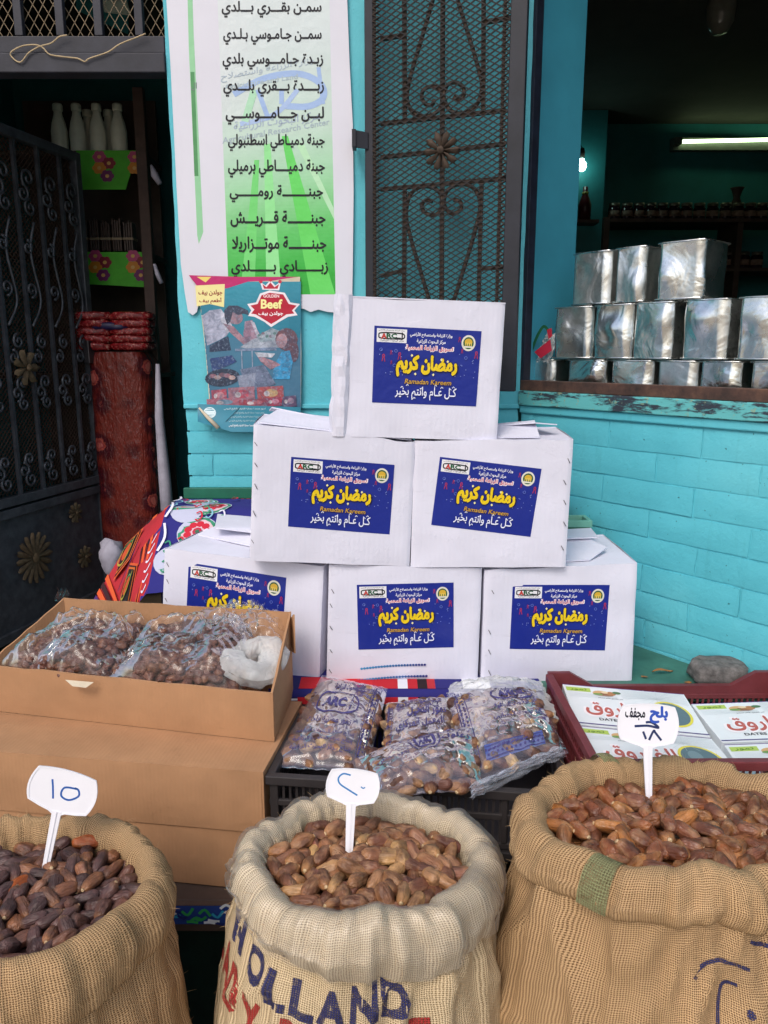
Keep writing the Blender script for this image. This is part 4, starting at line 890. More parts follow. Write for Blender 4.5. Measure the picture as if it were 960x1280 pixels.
# ------------------------------------------------------------------ white cartons with the blue greeting labels
def greeting(fn, parent):
    q = Print(fn, .00003)
    for i in range(4):
        for j in range(3): q.rect(i/4, j/3, (i+1)/4, (j+1)/3, '1b2b86', .00004); q.L = 3
    W = 'e6e6ee'
    q.rect(.025, .03, .305, .205, 'e2e2e6'); q.text('وزارة الزراعة واستصلاح الأراضي', .04, .035, .28, .065, '3a3a44', .01)
    q.curve([(.07, .085), (.25, .085), (.285, .12), (.25, .155), (.07, .155), (.045, .12)], .012, '22242a', 4, True, asp=.68); q.text('A', .065, .09, .12, .16, 'b83028', .05); q.text('RC', .115, .09, .215, .15, '1f5a3a', .05); q.stroke([(.20, .145), (.25, .145)], .01, '22242a', asp=.68); q.stroke([(.262, .07), (.262, .17)], .012, '22242a'); q.text('مركز البحوث الزراعية', .06, .165, .28, .195, '3a3a44', .01)
    q.text('وزارة الزراعة واستصلاح الأراضي', .335, .055, .73, .125, W, .022); q.text('مركز البحوث الزراعية', .40, .14, .67, .205, W, .022)
    q.text('تسويق الزراعة المحمية', .295, .215, .755, .31, 'e8dfe6', .075); q.text('تسويق الزراعة المحمية', .305, .225, .745, .30, 'c02a3c', .02)
    q.ell(.885, .165, .066, .105, 'd9d6c8', 24); q.ell(.885, .165, .050, .08, '2a5a3a', 20); q.ell(.885, .15, .036, .045, 'cfa83a', 14); q.rect(.853, .16, .917, .20, 'e0c25a'); q.rect(.845, .205, .925, .225, 'dedcd0')
    for k in range(3): q.rect(.860+k*.02, .17, .868+k*.02, .20, '2a5a3a')
    for (x, y, s) in ((.095, .40, 1), (.245, .37, 1), (.165, .33, .6), (.80, .12, .7), (.83, .27, .6), (.965, .31, 1), (.17, .46, .5)):
        q.ell(x, y-.02*s, .013*s, .026*s, 'a8304e', 10); q.stroke([(x-.006*s, y), (x-.014*s, y+.055*s)], .007*s, 'a8304e'); q.stroke([(x+.006*s, y), (x+.014*s, y+.055*s)], .007*s, 'a8304e'); q.ell(x, y-.02*s, .005*s, .013*s, '1b2b86', 8)
    r_ = random.Random(3)
    for k in range(26):
        x, y = r_.choice([r_.uniform(.04, .30), r_.uniform(.74, .97)]), r_.uniform(.26, .62); q.ell(x, y, .0045, .006, '8c9ad8', 6)
    for (x, y) in ((.07, .30), (.21, .31), (.79, .47), (.87, .36), (.20, .50)): q.curve([(x-.015, y), (x, y-.02), (x+.012, y), (x, y+.02)], .005, '5f70c0', 3, True, asp=.68)
    q.text('رمضان كريم', .205, .335, .805, .655, '14123a', .10); q.text('رمضان كريم', .215, .345, .795, .645, 'e3c41e', .062)
    for (x, y) in ((.36, .36), (.40, .60), (.57, .60), (.64, .40), (.70, .42)): q.poly([(x-.012, y), (x, y-.02), (x+.012, y), (x, y+.02)], 'e9dfa0')
    q.text('Ramadan Kareem', .30, .665, .745, .735, '14123a', .045, skew=.008); q.text('Ramadan Kareem', .302, .668, .743, .732, 'c79a3c', .012, skew=.008)
    q.text('كـل عـام وانتم بخير', .215, .765, .80, .945, 'dfe2f2', .014)
    for (x, y) in ((.28, .79), (.33, .76), (.47, .80), (.60, .755), (.66, .78), (.74, .80), (.77, .77), (.40, .93)): q.curve([(x-.012, y), (x, y-.02), (x+.010, y-.003)], .006, 'dfe2f2', 3, asp=.68)
    return q.build('print_label', PRINTG, parent)
def bil(a, b, c, d, u, v): return a.lerp(b, u).lerp(d.lerp(c, u), v)
def carton(desc, cr4, depth, lab, staples, flaps, grp, side_dx=0, back_drop=0, seed=0):
    TL, TR, BR, BL = [atY(*c) for c in cr4]; nrm = (TR-TL).cross(BL-TL).normalized()
    if nrm.y > 0: nrm = -nrm
    back = Vector((-nrm.x, -nrm.y, 0)).normalized()*depth + Vector((side_dx, 0, 0))
    t = thing('white_carton', desc, 'carton', ((BL+BR)/2 + back/2)[:], grp)
    F_ = lambda u, v: bil(TL, TR, BR, BL, u, v)
    wid = (TR-TL).length; hgt = (BL-TL).length; rnd = random.Random(seed)
    mb = MB(); n = 10
    def wb_(u, v, a):
        e = min(u, 1-u, v, 1-v)
        return a*noise.noise(Vector((u*4+seed, v*4, seed)))*min(1, max(0, (.16-e)/.12)) 
    ix = [0, .012, .03, .06, .12, .2, .35, .5, .65, .8, .88, .94, .97, .988, 1]
    P = [[F_(u, v) + nrm*((-.004 if (u in (0, 1)) else -.0014 if u in (.012, .988) else 0) + wb_(u, v, .006)) + Vector((0, 0, .006*noise.noise(Vector((u*5, seed*3, 0))) if v == 0 else 0)) for u in ix] for v in ix]
    mb.grid(P, uvf=lambda i, j: (ix[j]*wid, ix[i]*hgt))
    dz = Vector((0, 0, -back_drop))
    for (e, fl) in (([r[0] for r in P], 1), ([r[-1] for r in P], -1)):
        n_ = len(e); mid = [p + back*.5 + Vector((-fl*.004, 0, 0)) for p in e]; bk = [p + back for p in e]
        mb.add(e+mid+bk, [(i, i+1, n_+i+1, n_+i) for i in range(n_-1)]+[(n_+i, n_+i+1, 2*n_+i+1, 2*n_+i) for i in range(n_-1)], uvs=[(0, i*hgt/n_) for i in range(n_)]+[(depth/2, i*hgt/n_) for i in range(n_)]+[(depth, i*hgt/n_) for i in range(n_)])
    mb.add([TL+back+dz, TR+back+dz, BR+back, BL+back], [(0, 1, 2, 3)], uvs=[(0, 0), (wid, 0), (wid, hgt), (0, hgt)])
    top = P[0]; n_ = len(top); mb.add([p+Vector((0, 0, -.002)) for p in top]+[p+back+Vector((0, 0, -.002)) for p in top], [(i, i+1, n_+i+1, n_+i) for i in range(n_-1)], uvs=[(ix[i]*wid, 0) for i in range(n_)]+[(ix[i]*wid, depth) for i in range(n_)])
    bt = P[-1]; mb.add(list(bt)+[p+back for p in bt], [(i, i+1, n_+i+1, n_+i) for i in range(n_-1)], uvs=[(ix[i]*wid, 0) for i in range(n_)]+[(ix[i]*wid, depth) for i in range(n_)])
    mb.build('carton_body', WCARD, t)
    up = Vector((0, 0, 1))
    for (pts) in flaps:  # pts in (u along width, w depth fraction, lift)
        vs = [TL.lerp(TR, u) + back*w_ + up*(.003+l) for u, w_, l in pts]; m_ = len(vs)
        nn = (vs[1]-vs[0]).cross(vs[2]-vs[0]).normalized(); nn = nn if nn.z > 0 else -nn
        MB().add(vs+[p-nn*.003 for p in vs], [tuple(range(m_)), tuple(range(m_, 2*m_))[::-1]]+[(i, m_+i, m_+(i+1) % m_, (i+1) % m_) for i in range(m_)], uvs=[(u*wid, w_*depth) for u, w_, l in pts]*2).build('flap', WCARD, t)
    for (px, py) in staples:
        c = F_(*uv_of(F_, px, py)) + nrm*.0014; d = Vector((.006, 0, -.011+rnd.uniform(-.002, .002)))
        MB().tube([c-d*.5-nrm*.003, c-d*.48, c+d*.48, c+d*.5-nrm*.003], .0009, 5).build('staple', WIRE, t)
    L = [F_(*uv_of(F_, px, py))+nrm*.0006 for px, py in lab]; LU = [Vector((*uv_of(F_, px, py), 0)) for px, py in lab]
    def lab_fn(x, y, h):
        q_ = bil(*LU, x, y); return F_(q_.x, q_.y)+nrm*(h+.0007)
    greeting(lab_fn, t)
    return t, F_, nrm, (wid, hgt)
GR = 'white cartons with blue greeting labels'
topc = carton('topmost white carton of the pyramid, its left edge crushed', [(425, 371, 1.85), (632, 380, 1.86), (621, 551, 1.86), (418, 545, 1.85)], .31,
    [(468, 407), (602, 414), (595, 508), (465, 503)], [(431, 425), (431, 455), (428, 490)], [[(0, 0, 0), (1, 0, 0), (.99, .48, .004), (.02, .48, .006)]], GR, seed=1)
# crushed corner of the topmost carton
t, F_, nr, _ = topc
mb = MB(); rnd = random.Random(4); P = []
for i in range(15):
    v = -.02+1.02*i/14; row = []
    for j in range(6):
        u = -.035+.11*j/5; p = F_(u, v)+nr*(.004+.008*abs(noise.noise(Vector((u*26, v*7, 3))))*math.sin(PI*j/5)+.003); p.x += .006*noise.noise(Vector((v*8, j*.4, 1)))
        if j == 0: p -= nr*.012
        if j == 5: p = F_(u, v)+nr*.0006
        row.append(p)
    P.append(row)
mb.grid(P, smooth=False, uvf=lambda i, j: (j*.008, i*.02)); mb.build('crushed_edge', WCARD, t)
carton('white carton in the middle row, on the left', [(317, 530, 1.83), (519, 552, 1.86), (512, 708, 1.86), (312, 701, 1.84)], .31,
    [(364, 571), (493, 581), (487, 668), (360, 658)], [(320, 555), (320, 581), (320, 608), (318, 642), (316, 677)], [[(.02, .10, .0), (.98, .04, 0), (.98, .5, .004), (.12, .62, .024)], [(.04, .98, .01), (.5, .98, .01), (.5, .55, .014), (.08, .6, .028)]], GR, seed=2)
carton('white carton in the middle row, on the right, with a skewed label', [(518, 551, 1.86), (717, 549, 1.83), (707, 709, 1.84), (513, 709, 1.86)], .31,
    [(550, 571), (677, 586), (663, 671), (539, 656)], [(711, 576), (706, 603), (706, 628), (706, 655), (703, 685)], [[(.0, .12, 0), (.8, .10, .0), (.80, .5, .03), (.0, .5, .006)], [(.3, .95, .006), (.85, .9, .012), (.94, .4, .022), (.78, .3, .03), (.3, .5, .012)]], GR, seed=3)
carton('white carton of the bottom row, on the left, half hidden behind the open brown box', [(205, 686, 1.98), (404, 708, 1.87), (398, 856, 1.87), (200, 846, 1.97)], .33,
    [(236, 703), (358, 722), (352, 812), (232, 790)], [(210, 706), (210, 727), (208, 750)], [[(.02, .5, .0), (.98, .1, 0), (.98, .5, .004), (.35, .62, .010), (.12, .75, .02)], [(.0, .98, .035), (.98, .98, .02), (.98, .62, .02), (.5, .52, .02), (.18, .42, .032)]], GR, seed=4)
bc_ = carton('white carton in the middle of the bottom row, with blue marker lines under the label', [(411, 706, 1.86), (603, 710, 1.86), (597, 853, 1.86), (408, 853, 1.86)], .31,
    [(446, 731), (567, 728), (567, 809), (448, 812)], [(416, 739), (414, 757), (414, 785), (414, 814), (413, 839)], [], GR, seed=5)
carton('white carton at the right end of the bottom row, next to the brick wall', [(606, 713, 1.86), (797, 704, 1.86), (790, 858, 1.86), (601, 855, 1.86)], .31,
    [(641, 731), (762, 731), (756, 813), (637, 811)], [(616, 740), (612, 763), (612, 790), (612, 815), (612, 841)], [[(.0, .10, 0), (.72, .14, .0), (.88, .36, .012), (.8, .62, .02), (0, .6, .01)], [(0, .98, .02), (.9, .98, .02), (.86, .55, .026), (0, .62, .022)]], GR, seed=6)
t, F_, nr, _ = bc_
q = Print(lambda x, y, h: hit(x, y, F_(0, 0)+nr*(h+.0004), nr), .0002)
for (x0, y0, x1, y1, n_) in ((452, 836, 531, 831, 22), (444, 851, 533, 845, 24)):
    pts = [(x0+(x1-x0)*k/n_, y0+(y1-y0)*k/n_-2.2*math.sin(PI*k/n_)*.6) for k in range(n_+1)]
    q.stroke(pts, 1.2, '5f74b8' if y0 > 840 else '3f8fc0')
    for k, (x, y) in enumerate(pts): q.ell(x, y, 1.7, 1.5, lerp(lin('3a93c8'), lin('25287a'), k/n_), 8)
q.build('marker_lines', PRINT, t)
# ------------------------------------------------------------------ brown boxes at left
def brown_box(name, label, top4, zb, grp=None, open_=False, ztops=None, thick=.005, bow=0):
    """top4: FL, FR, BR, BL world points at top; bottom straight down to zb"""
    FL, FR, BR, BL = top4; t = thing(name, label, 'box', ((FL+BR)/2).xy.to_3d()+Vector((0, 0, zb)), grp)
    dn = lambda p: Vector((p.x, p.y, zb))
    def wall(a, b, inn, name_):
        off = inn*thick; vs = []
        n = 14; mb = MB()
        A = [a.lerp(b, i/n) + Vector((0, 0, .0035*noise.noise(Vector((i*.9, a.x*9, a.y*7))) if open_ else 0)) for i in range(n+1)]
        o1, i1 = [A, [dn(p).lerp(p, .5)-inn*(.005*math.sin(PI*k/n)+.004*noise.noise(Vector((k*.6, a.x*5, a.y*5)))) for k, p in enumerate(A)], [dn(p) for p in A]], None
        L = (b-a).length
        mb.grid(o1, uvf=lambda i, j: (j/n*L, i*.06)); mb.grid([[p+off for p in r] for r in o1], uvf=lambda i, j: (j/n*L, i*.06))
        mb.add(A+[p+off for p in A], [(i, i+1, n+2+i, n+1+i) for i in range(n)], uvs=[(0, 0)]*(2*n+2))
        mb.build(name_, BCARD, t)
    c = (FL+FR+BR+BL)/4
    for a, b, nm in ((FL, FR, 'front_panel'), (FR, BR, 'side_panel'), (BL, BR, 'back_panel'), (FL, BL, 'side_panel')):
        d = (b-a).xy.to_3d().normalized(); inn = Vector((-d.y, d.x, 0));
        if inn.dot(c-a) < 0: inn = -inn
        wall(a, b, inn, nm)
    bt = [dn(p)+Vector((0, 0, .002)) for p in (FL, FR, BR, BL)]; MB().add(bt, [(0, 1, 2, 3)]).build('bottom_panel', BCARD, t)
    if not open_:
        m1, m2 = FL.lerp(BL, .5), FR.lerp(BR, .5); s = (BL-FL).normalized()*.001; L = (FR-FL).length; z = Vector((0, 0, .0025))
        for quad in ((FL+z, FR+z, m2-s+z, m1-s+z), (m1+s+z, m2+s+z, BR+z, BL+z)):
            MB().add(list(quad)+[p-z*1.2 for p in quad], [(0, 1, 2, 3), (7, 6, 5, 4), (0, 4, 5, 1), (1, 5, 6, 2), (2, 6, 7, 3), (3, 7, 4, 0)], uvs=[(0, 0), (L, 0), (L, .1), (0, .1)]*2).build('flap', BCARD, t)
    return t
bx = Vector((.990, -.139, 0)).normalized(); by = Vector((.139, .990, 0)).normalized()
FR2 = atZ(329, 965, .773); W2, D2 = .85, .33
mk = lambda FR, z, W, D: [Vector((p.x, p.y, z)) for p in (FR-bx*W, FR, FR+by*D, FR-bx*W+by*D)]
z0b, z1b, z2b = LTZ+.0, .6305, .773
FR3 = FR2 + bx*-.006 + by*.004
brown_box('brown_carton', 'closed brown carton at the bottom of the stack behind the left sack', mk(FR3, z1b-.003, W2, D2), z0b+.001, 'closed brown cartons')
brown_box('brown_carton', 'closed brown carton directly under the open box of dates', mk(FR2, z2b-.003, W2, D2), z1b+.001, 'closed brown cartons')
zt3 = z2b+.116
FRo = atZ(341, 867, zt3); FLo = atZ(-18, 832, zt3); BRo = atY(364, 765, 1.80); BLo = atY(80, 747, 1.87)
ob = brown_box('open_carton', 'open brown cardboard box filled with bagged dates, torn at its rim', [FLo, FRo, BRo, BLo], z2b+.001, open_=True)
# raised corner of the right side and torn front lip
MB().slab([BRo+Vector((0, 0, -.02)), BRo+Vector((.012, -.03, .004)), BRo+Vector((.014, -.045, -.09)), BRo+Vector((.004, -.01, -.10))], Vector((.9, -.4, 0)).normalized(), .004).build('torn_corner', BCARD, ob)
a, b = atZ(82, 849, zt3-.002), atZ(118, 852, zt3-.002)
MB().add([a+FRONT*.003, b+FRONT*.003, b.lerp(a, .25)+FRONT*.010+Vector((0, 0, -.012)), a.lerp(b, .3)+FRONT*.012+Vector((0, 0, -.010))], [(0, 1, 2, 3)]).build('torn_lip', PAPER, ob)
# ------------------------------------------------------------------ dates
def date_mat(name, stops, rough=.38, tan=.5, tan_c=(.42, .24, .12)):
    t = NT(name); oi = t.n('ObjectInfo').outputs['Random']; co = t.coord(); n = t.noise(26, 4, .6, co)
    rn = t.n('Vectornoise') if False else None
    c = t.ramp(oi, stops)
    c = t.mix(t.ramp(n, [(.40, 0.0), (.62, .75)]), c, tuple(x*.40 for x in stops[0][1])); c = t.mix(t.ramp(t.noise(45, 3, .6, t.n('VectorMath', operation='ADD', ins={0: co, 1: t.n('CombineXYZ', ins={1: t.math('MULTIPLY', oi, 5.0)}).outputs[0]}).outputs[0]), [(.5, 0.0), (.72, .55)]), c, tan_c)
    gx = t.n('SeparateXYZ', ins={0: t.n('TexCoord').outputs['Generated']}).outputs[0]
    tip = t.ramp(gx, [(.72, 0.0), (.98, 1.0)])
    c = t.mix(t.math('MULTIPLY', tip, tan), c, lin('b98450'))
    tip2 = t.ramp(gx, [(.965, 0.0), (.985, 1.0)])
    c = t.mix(t.math('MULTIPLY', tip2, .8), c, lin('cdb38a'))
    t.base(c); t.set(Roughness=t.ramp(n, [(.3, rough), (.7, rough+.25)]), Specular_IOR_Level=.45)
    b = t.bump(t.noise(1, 3, .6, t.coord('Object', (22, 120, 120))), 1.0, .006); t.bump(t.noise(300, 2, .5, co), .25, .0008, b); return t.m
DM = date_mat('brown_date', [(0, lin('744634')), (.2, lin('9c6a46')), (.4, lin('663c34')), (.6, lin('ab7a4e')), (.8, lin('845042')), (1, lin('cba068'))], .3)
DR = date_mat('amber_date', [(0, lin('74402a')), (.25, lin('985a34')), (.5, lin('7c5040')), (.75, lin('b0733c')), (1, lin('5a3630'))], .2, .4)
DD = date_mat('dark_date', [(0, lin('523834')), (.35, lin('604440')), (.6, lin('4a3536')), (.82, lin('94603f')), (1, lin('6c4638'))], .33, .25, (.16, .07, .06))
DO = date_mat('orange_date', [(0, lin('9a4a20')), (1, lin('a8521f'))], .35, .1)
DC = date_mat('bagged_date', [(0, lin('4e2e2a')), (.45, lin('6b4438')), (.8, lin('93694e')), (1, lin('d0b48c'))], .4, .4)
def date_mesh(name, L, r, seed, mat, na=16, nb=16):
    rd = random.Random(seed); mb = MB(); P = []; bend = rd.uniform(-.10, .16)
    for i in range(nb+1):
        f = i/nb; x = -1+2*f; rr = (1-abs(x)**2.6)**.5 if abs(x) < 1 else 0
        rr *= 1-.12*x; row = []
        for j in range(na):
            a = 2*PI*j/na; w_ = 1+.10*noise.noise(Vector((x*1.2+seed, math.cos(a)*2.2, math.sin(a)*2.2)))+.07*math.sin(a*5+seed+x*.8)*rr+.13*noise.noise(Vector((x*3.0+seed, math.cos(a)*2.6+seed, math.sin(a)*2.6)))-.07*abs(noise.noise(Vector((x*1.5, math.cos(a)*7+seed, math.sin(a)*7))))
            row.append(Vector((x*L/2, rr*r*w_*math.cos(a), rr*r*w_*math.sin(a)*(.9-.03*(seed % 4)) + bend*r*(x*x-.4))))
        P.append(row)
    mb.grid(P, closed=True)
    # small calyx stub
    mb.lathe([(0, 0), (r*.28, .0), (r*.3, .0015), (r*.16, .003), (0, .003)], n=7)
    for v in mb.v[-35:]: v.x, v.z = L/2-.0022+v.z, v.x+bend*r*.6
    me_o = mb.build(name, mat); me = me_o.data; bpy.data.objects.remove(me_o); return me
def dates_set(base, mat, L, r): return [date_mesh(base, L*k, r*m, s, mat) for s, k, m in ((1, 1, 1), (2, .86, 1.05), (3, 1.08, .92), (4, .94, .9), (5, .8, 1.0), (6, .98, .82), (7, .74, 1.1), (8, 1.12, .86))]
BM = dates_set('date', DM, .052, .0150); AM = dates_set('date', DR, .059, .0145); KM = dates_set('date', DD, .048, .0130); CM = dates_set('date', DC, .050, .0155); OM = dates_set('date', DO, .058, .014)
def put_date(me, p, rx, rz, roll, parent=None):
    o = bpy.data.objects.new('date', me); COL.objects.link(o)
    M = Matrix.Translation(p) @ Matrix.Rotation(rz, 4, 'Z') @ Matrix.Rotation(rx, 4, 'Y') @ Matrix.Rotation(roll, 4, 'X')
    if parent is not None: o.parent = parent; M = wmat(parent).inverted() @ M
    o.matrix_basis = M; return o
# ------------------------------------------------------------------ sacks
def periodic(vals):
    n = len(vals)
    def f(th):   # th in radians, vals at equal steps from angle 0
        t = (th/(2*PI) % 1)*n; i = int(t); u = t-i; p = [vals[(i+k-1) % n] for k in range(4)]
        return .5*((2*p[1])+(p[2]-p[0])*u+(2*p[0]-5*p[1]+4*p[2]-p[3])*u*u+(3*p[1]-p[0]-3*p[2]+p[3])*u**3)
    return f
NS = 160
FIBRE = simple('jute_fibre', 'c9a87c', .9, 0, .2)
def make_sack(label, cx, cy, Rv, Zv, Hv, Tv, mat, cmat, seed, bulge, base_r=.95, wr=.0085, per_shift=0, bodyx=0):
    """Rv crest radius, Zv crest height, Hv hang of the rolled collar, Tv roll thickness, for 8 directions from +X counter-clockwise"""
    fr_, fz, fh, ft = periodic(Rv), periodic(Zv), periodic(Hv), periodic(Tv)
    t = thing('burlap_sack', label, 'sack', (cx, cy, 0), 'burlap sacks of loose dates')
    def nz(th, k, a): return a*noise.noise(Vector((math.cos(th)*k+seed, math.sin(th)*k, seed*2.3)))
    def crest(th):
        pin = max(0, 1-7*abs(noise.noise(Vector((math.cos(th)*3.4+seed*1.7, math.sin(th)*3.4, seed)))))
        return fr_(th)+nz(th, 2.5, .012)+nz(th, 7, .006)-.007*pin, fz(th)+nz(th+1, 3, .010)+nz(th, 8, .004)-.005*pin
    def P3(th, r, z): return Vector((cx+r*math.cos(th), cy+r*math.sin(th), z))
    def collar_prof(th):
        r, z = crest(th); h = fh(th); k = ft(th)
        return [(r-.55*k-.012, z-.115), (r-.62*k, z-.07), (r-.62*k, z-.035), (r-.42*k, z-.010), (r, z), (r+.42*k, z-.014), (r+.66*k, z-.045), (r+.72*k, z-h*.55-.01), (r+.62*k, z-h+.006), (r+.36*k, z-h-.002), (r+.10*k, z-h+.012)]
    rows = []; 
    for i in range(NS+1):
        th = 2*PI*(i % NS)/NS; pr = [Vector((a, b, 0)) for a, b in collar_prof(th)]; pr = cr(pr, 4)
        row = []
        for j, p in enumerate(pr):
            f = j/(len(pr)-1); g = wr*(noise.noise(Vector((math.cos(th)*11+seed, math.sin(th)*11, f*3.0)))+.6*noise.noise(Vector((math.cos(th)*24, math.sin(th)*24+seed, f*5.0+th*.5))))*(.5+f)
            row.append(P3(th, p.x+g, p.y+g*.4))
        rows.append(row)
    CR = rows; rm = sum(Rv)/len(Rv); m = len(rows[0]); lens = [0]
    for j in range(1, m): lens.append(lens[-1]+(rows[int(NS*.75)][j]-rows[int(NS*.75)][j-1]).length)
    mb = MB(); mb.grid(rows, uvf=lambda i, j: (2*PI*rm*i/NS + seed, lens[j])); mb.build('rolled_collar', cmat, t)
    def body(th, v):   # v = metres down from the collar's lower edge
        r, z = crest(th); h = fh(th); k = ft(th); z1 = z-h+.022; zz = z1-v; f = max(0, min(1, v/z1 if z1 > 0 else 0))
        rr = (r+.16*k) + bulge*math.sin(min(1, v/.42)*PI/2) + .012*math.sin(f*PI)
        fo = 1-abs(noise.noise(Vector((math.cos(th)*3.2+seed+v*2.5, math.sin(th)*3.2, v*5))))*2; rr += .014*max(0, fo)**2 + .009*noise.noise(Vector((math.cos(th)*3+seed, math.sin(th)*3, v*6)))+ .005*noise.noise(Vector((math.cos(th)*9+seed, math.sin(th)*9, v*9)))
        if zz < .08: rr *= 1-.25*((.08-zz)/.08)**2
        p = P3(th, rr, max(zz, .002)); p.x += bodyx*min(1, v/.3); return p
    NV = 44; mb = MB(); rows = [[body(2*PI*(i % NS)/NS, .74*(j/NV)) for j in range(NV+1)] for i in range(NS+1)]
    mb.grid(rows, uvf=lambda i, j: (2*PI*rm*i/NS+seed, .74*j/NV)); mb.build('sack_body', mat, t)
    rf = random.Random(seed*3+1); mb = MB()
    for k in range(520):
        th = rf.uniform(0, 2*PI); 
        if rf.random() < .55: j = rf.choice([12, 14, 16, 18, 20, 22, 24, 26, 28]); i = int(th/(2*PI)*NS) % NS; p = CR[i][min(j, len(CR[i])-1)]
        else: p = body(th, rf.uniform(.0, .35))
        o_ = Vector((math.cos(th), math.sin(th), .3)).normalized(); d = (o_*rf.uniform(.2, 1)+Vector((rf.uniform(-1, 1), rf.uniform(-1, 1), rf.uniform(-1, 1)))*.9).normalized(); L = rf.uniform(.004, .014); c_ = Vector((rf.uniform(-1, 1), rf.uniform(-1, 1), rf.uniform(-1, 1)))*L*.4
        mb.tube([p-o_*.001, p+d*L*.5+c_*.5, p+d*L+c_*1.6], [.00028, .00024, .00012], 3)
    mb.build('loose_fibres', FIBRE, t, kind='stuff')
    return t, crest, body, rm, P3, ft
def heap(label, grp, cx, cy, crest, inset, dz, meshes, n, mound, view_ok, special=(), seed=1, r0=.5, mdist=.027):
    rd = random.Random(seed); pts = []; tries = 0
    ft = {}
    def surf(x, y):
        th = math.atan2(y, x); r, z = crest(th); rr = math.hypot(x, y)/max(.05, r-inset)
        return zc - dz + mound*(1-rr*rr) + .006*noise.noise(Vector((x*18, y*18, seed))), rr
    zc = sum(crest(k*PI/8)[1] for k in range(16))/16
    # hidden bulk of the heap
    P = []
    for i in range(13):
        row = []
        for j in range(48):
            th = 2*PI*j/48; r, z = crest(th); rr = (r-inset+.022)*i/12; x, y = rr*math.cos(th), rr*math.sin(th); s, f = surf(x, y)
            row.append(Vector((cx+x, cy+y, min(s, s*(1-f**6)+f**6*(s))-.022)))
        P.append(row)
    core = MB(); core.grid(P, closed=True)
    cb = core.build('date_heap_core', meshes[0].materials[0]); tag(cb, None, None, kind='stuff')
    while len(pts) < n and tries < 60000:
        tries += 1; a = rd.uniform(0, 2*PI); r, z = crest(a); q = (r-inset)*math.sqrt(rd.random()); x, y = q*math.cos(a), q*math.sin(a)
        if not view_ok(cx+x, cy+y): continue
        if any((x-u)**2+(y-v)**2 < mdist**2 for u, v in pts): continue
        pts.append((x, y))
    k = 0
    for i, (x, y) in enumerate(pts):
        s, f = surf(x, y); me = rd.choice(meshes)
        o = put_date(me, Vector((cx+x, cy+y, s-.004+rd.uniform(-.006, .011))), rd.gauss(0, .32), rd.uniform(0, 2*PI), rd.uniform(0, 2*PI)); tag(o, label, 'date', grp)
    return surf, pts
# middle sack --------------------------------------------------------
S2 = make_sack('pale burlap sack of brown dates lettered HOLLAND in blue, rim covered by a plastic liner', -.031, 1.16,
    [.198, .185, .160, .182, .198, .172, .143, .170], [.785, .795, .80, .80, .79, .785, .785, .782], [.085, .06, .055, .06, .060, .068, .098, .10], [.048, .044, .040, .044, .047, .050, .055, .052], BURL2, BURL3, 2, .042, bodyx=-.012)
t2s, crest2, body2, rm2, P32, ft2 = S2
surf2, _ = heap('brown date lying in the heap that fills the middle sack', 'dates in the middle sack', -.031, 1.16, crest2, .040, .030, BM, 125, .010, lambda x, y: True, seed=3, mdist=.0205)
# plastic liner over the collar of the middle sack
def liner():
    mb = MB(); rows = []; fz = lambda th: crest2(th)
    hv = periodic([.065, .045, .04, .045, .045, .05, .075, .075])
    for i in range(NS+1):
        th = 2*PI*(i % NS)/NS; r, z = crest2(th); k = ft2(th); h = hv(th)+.012*noise.noise(Vector((math.cos(th)*7, math.sin(th)*7, 2)))
        pr = [(r-.62*k-.003, z-.085), (r-.62*k-.003, z-.04), (r-.42*k-.002, z-.008), (r, z+.002), (r+.42*k+.002, z-.012), (r+.66*k+.003, z-.044), (r+.72*k+.003, z-h*.7-.01), (r+.66*k+.002, z-h-.015)]
        pr = cr([Vector((a, b, 0)) for a, b in pr], 4); row = []
        for j, p in enumerate(pr):
            g = .0035*abs(noise.noise(Vector((math.cos(th)*16, math.sin(th)*16, j*.12))))+.0025*abs(noise.noise(Vector((math.cos(th)*38, math.sin(th)*38, j*.2))))
            g += .0085*(noise.noise(Vector((math.cos(th)*11+2, math.sin(th)*11, (j/32)*3.0))))*(.5+j/32)*.9+.002
            row.append(P32(th, p.x+g, p.y+g*.7))
        rows.append(row)
    mb.grid(rows); return mb.build('plastic_liner', LINER, t2s)
liner()
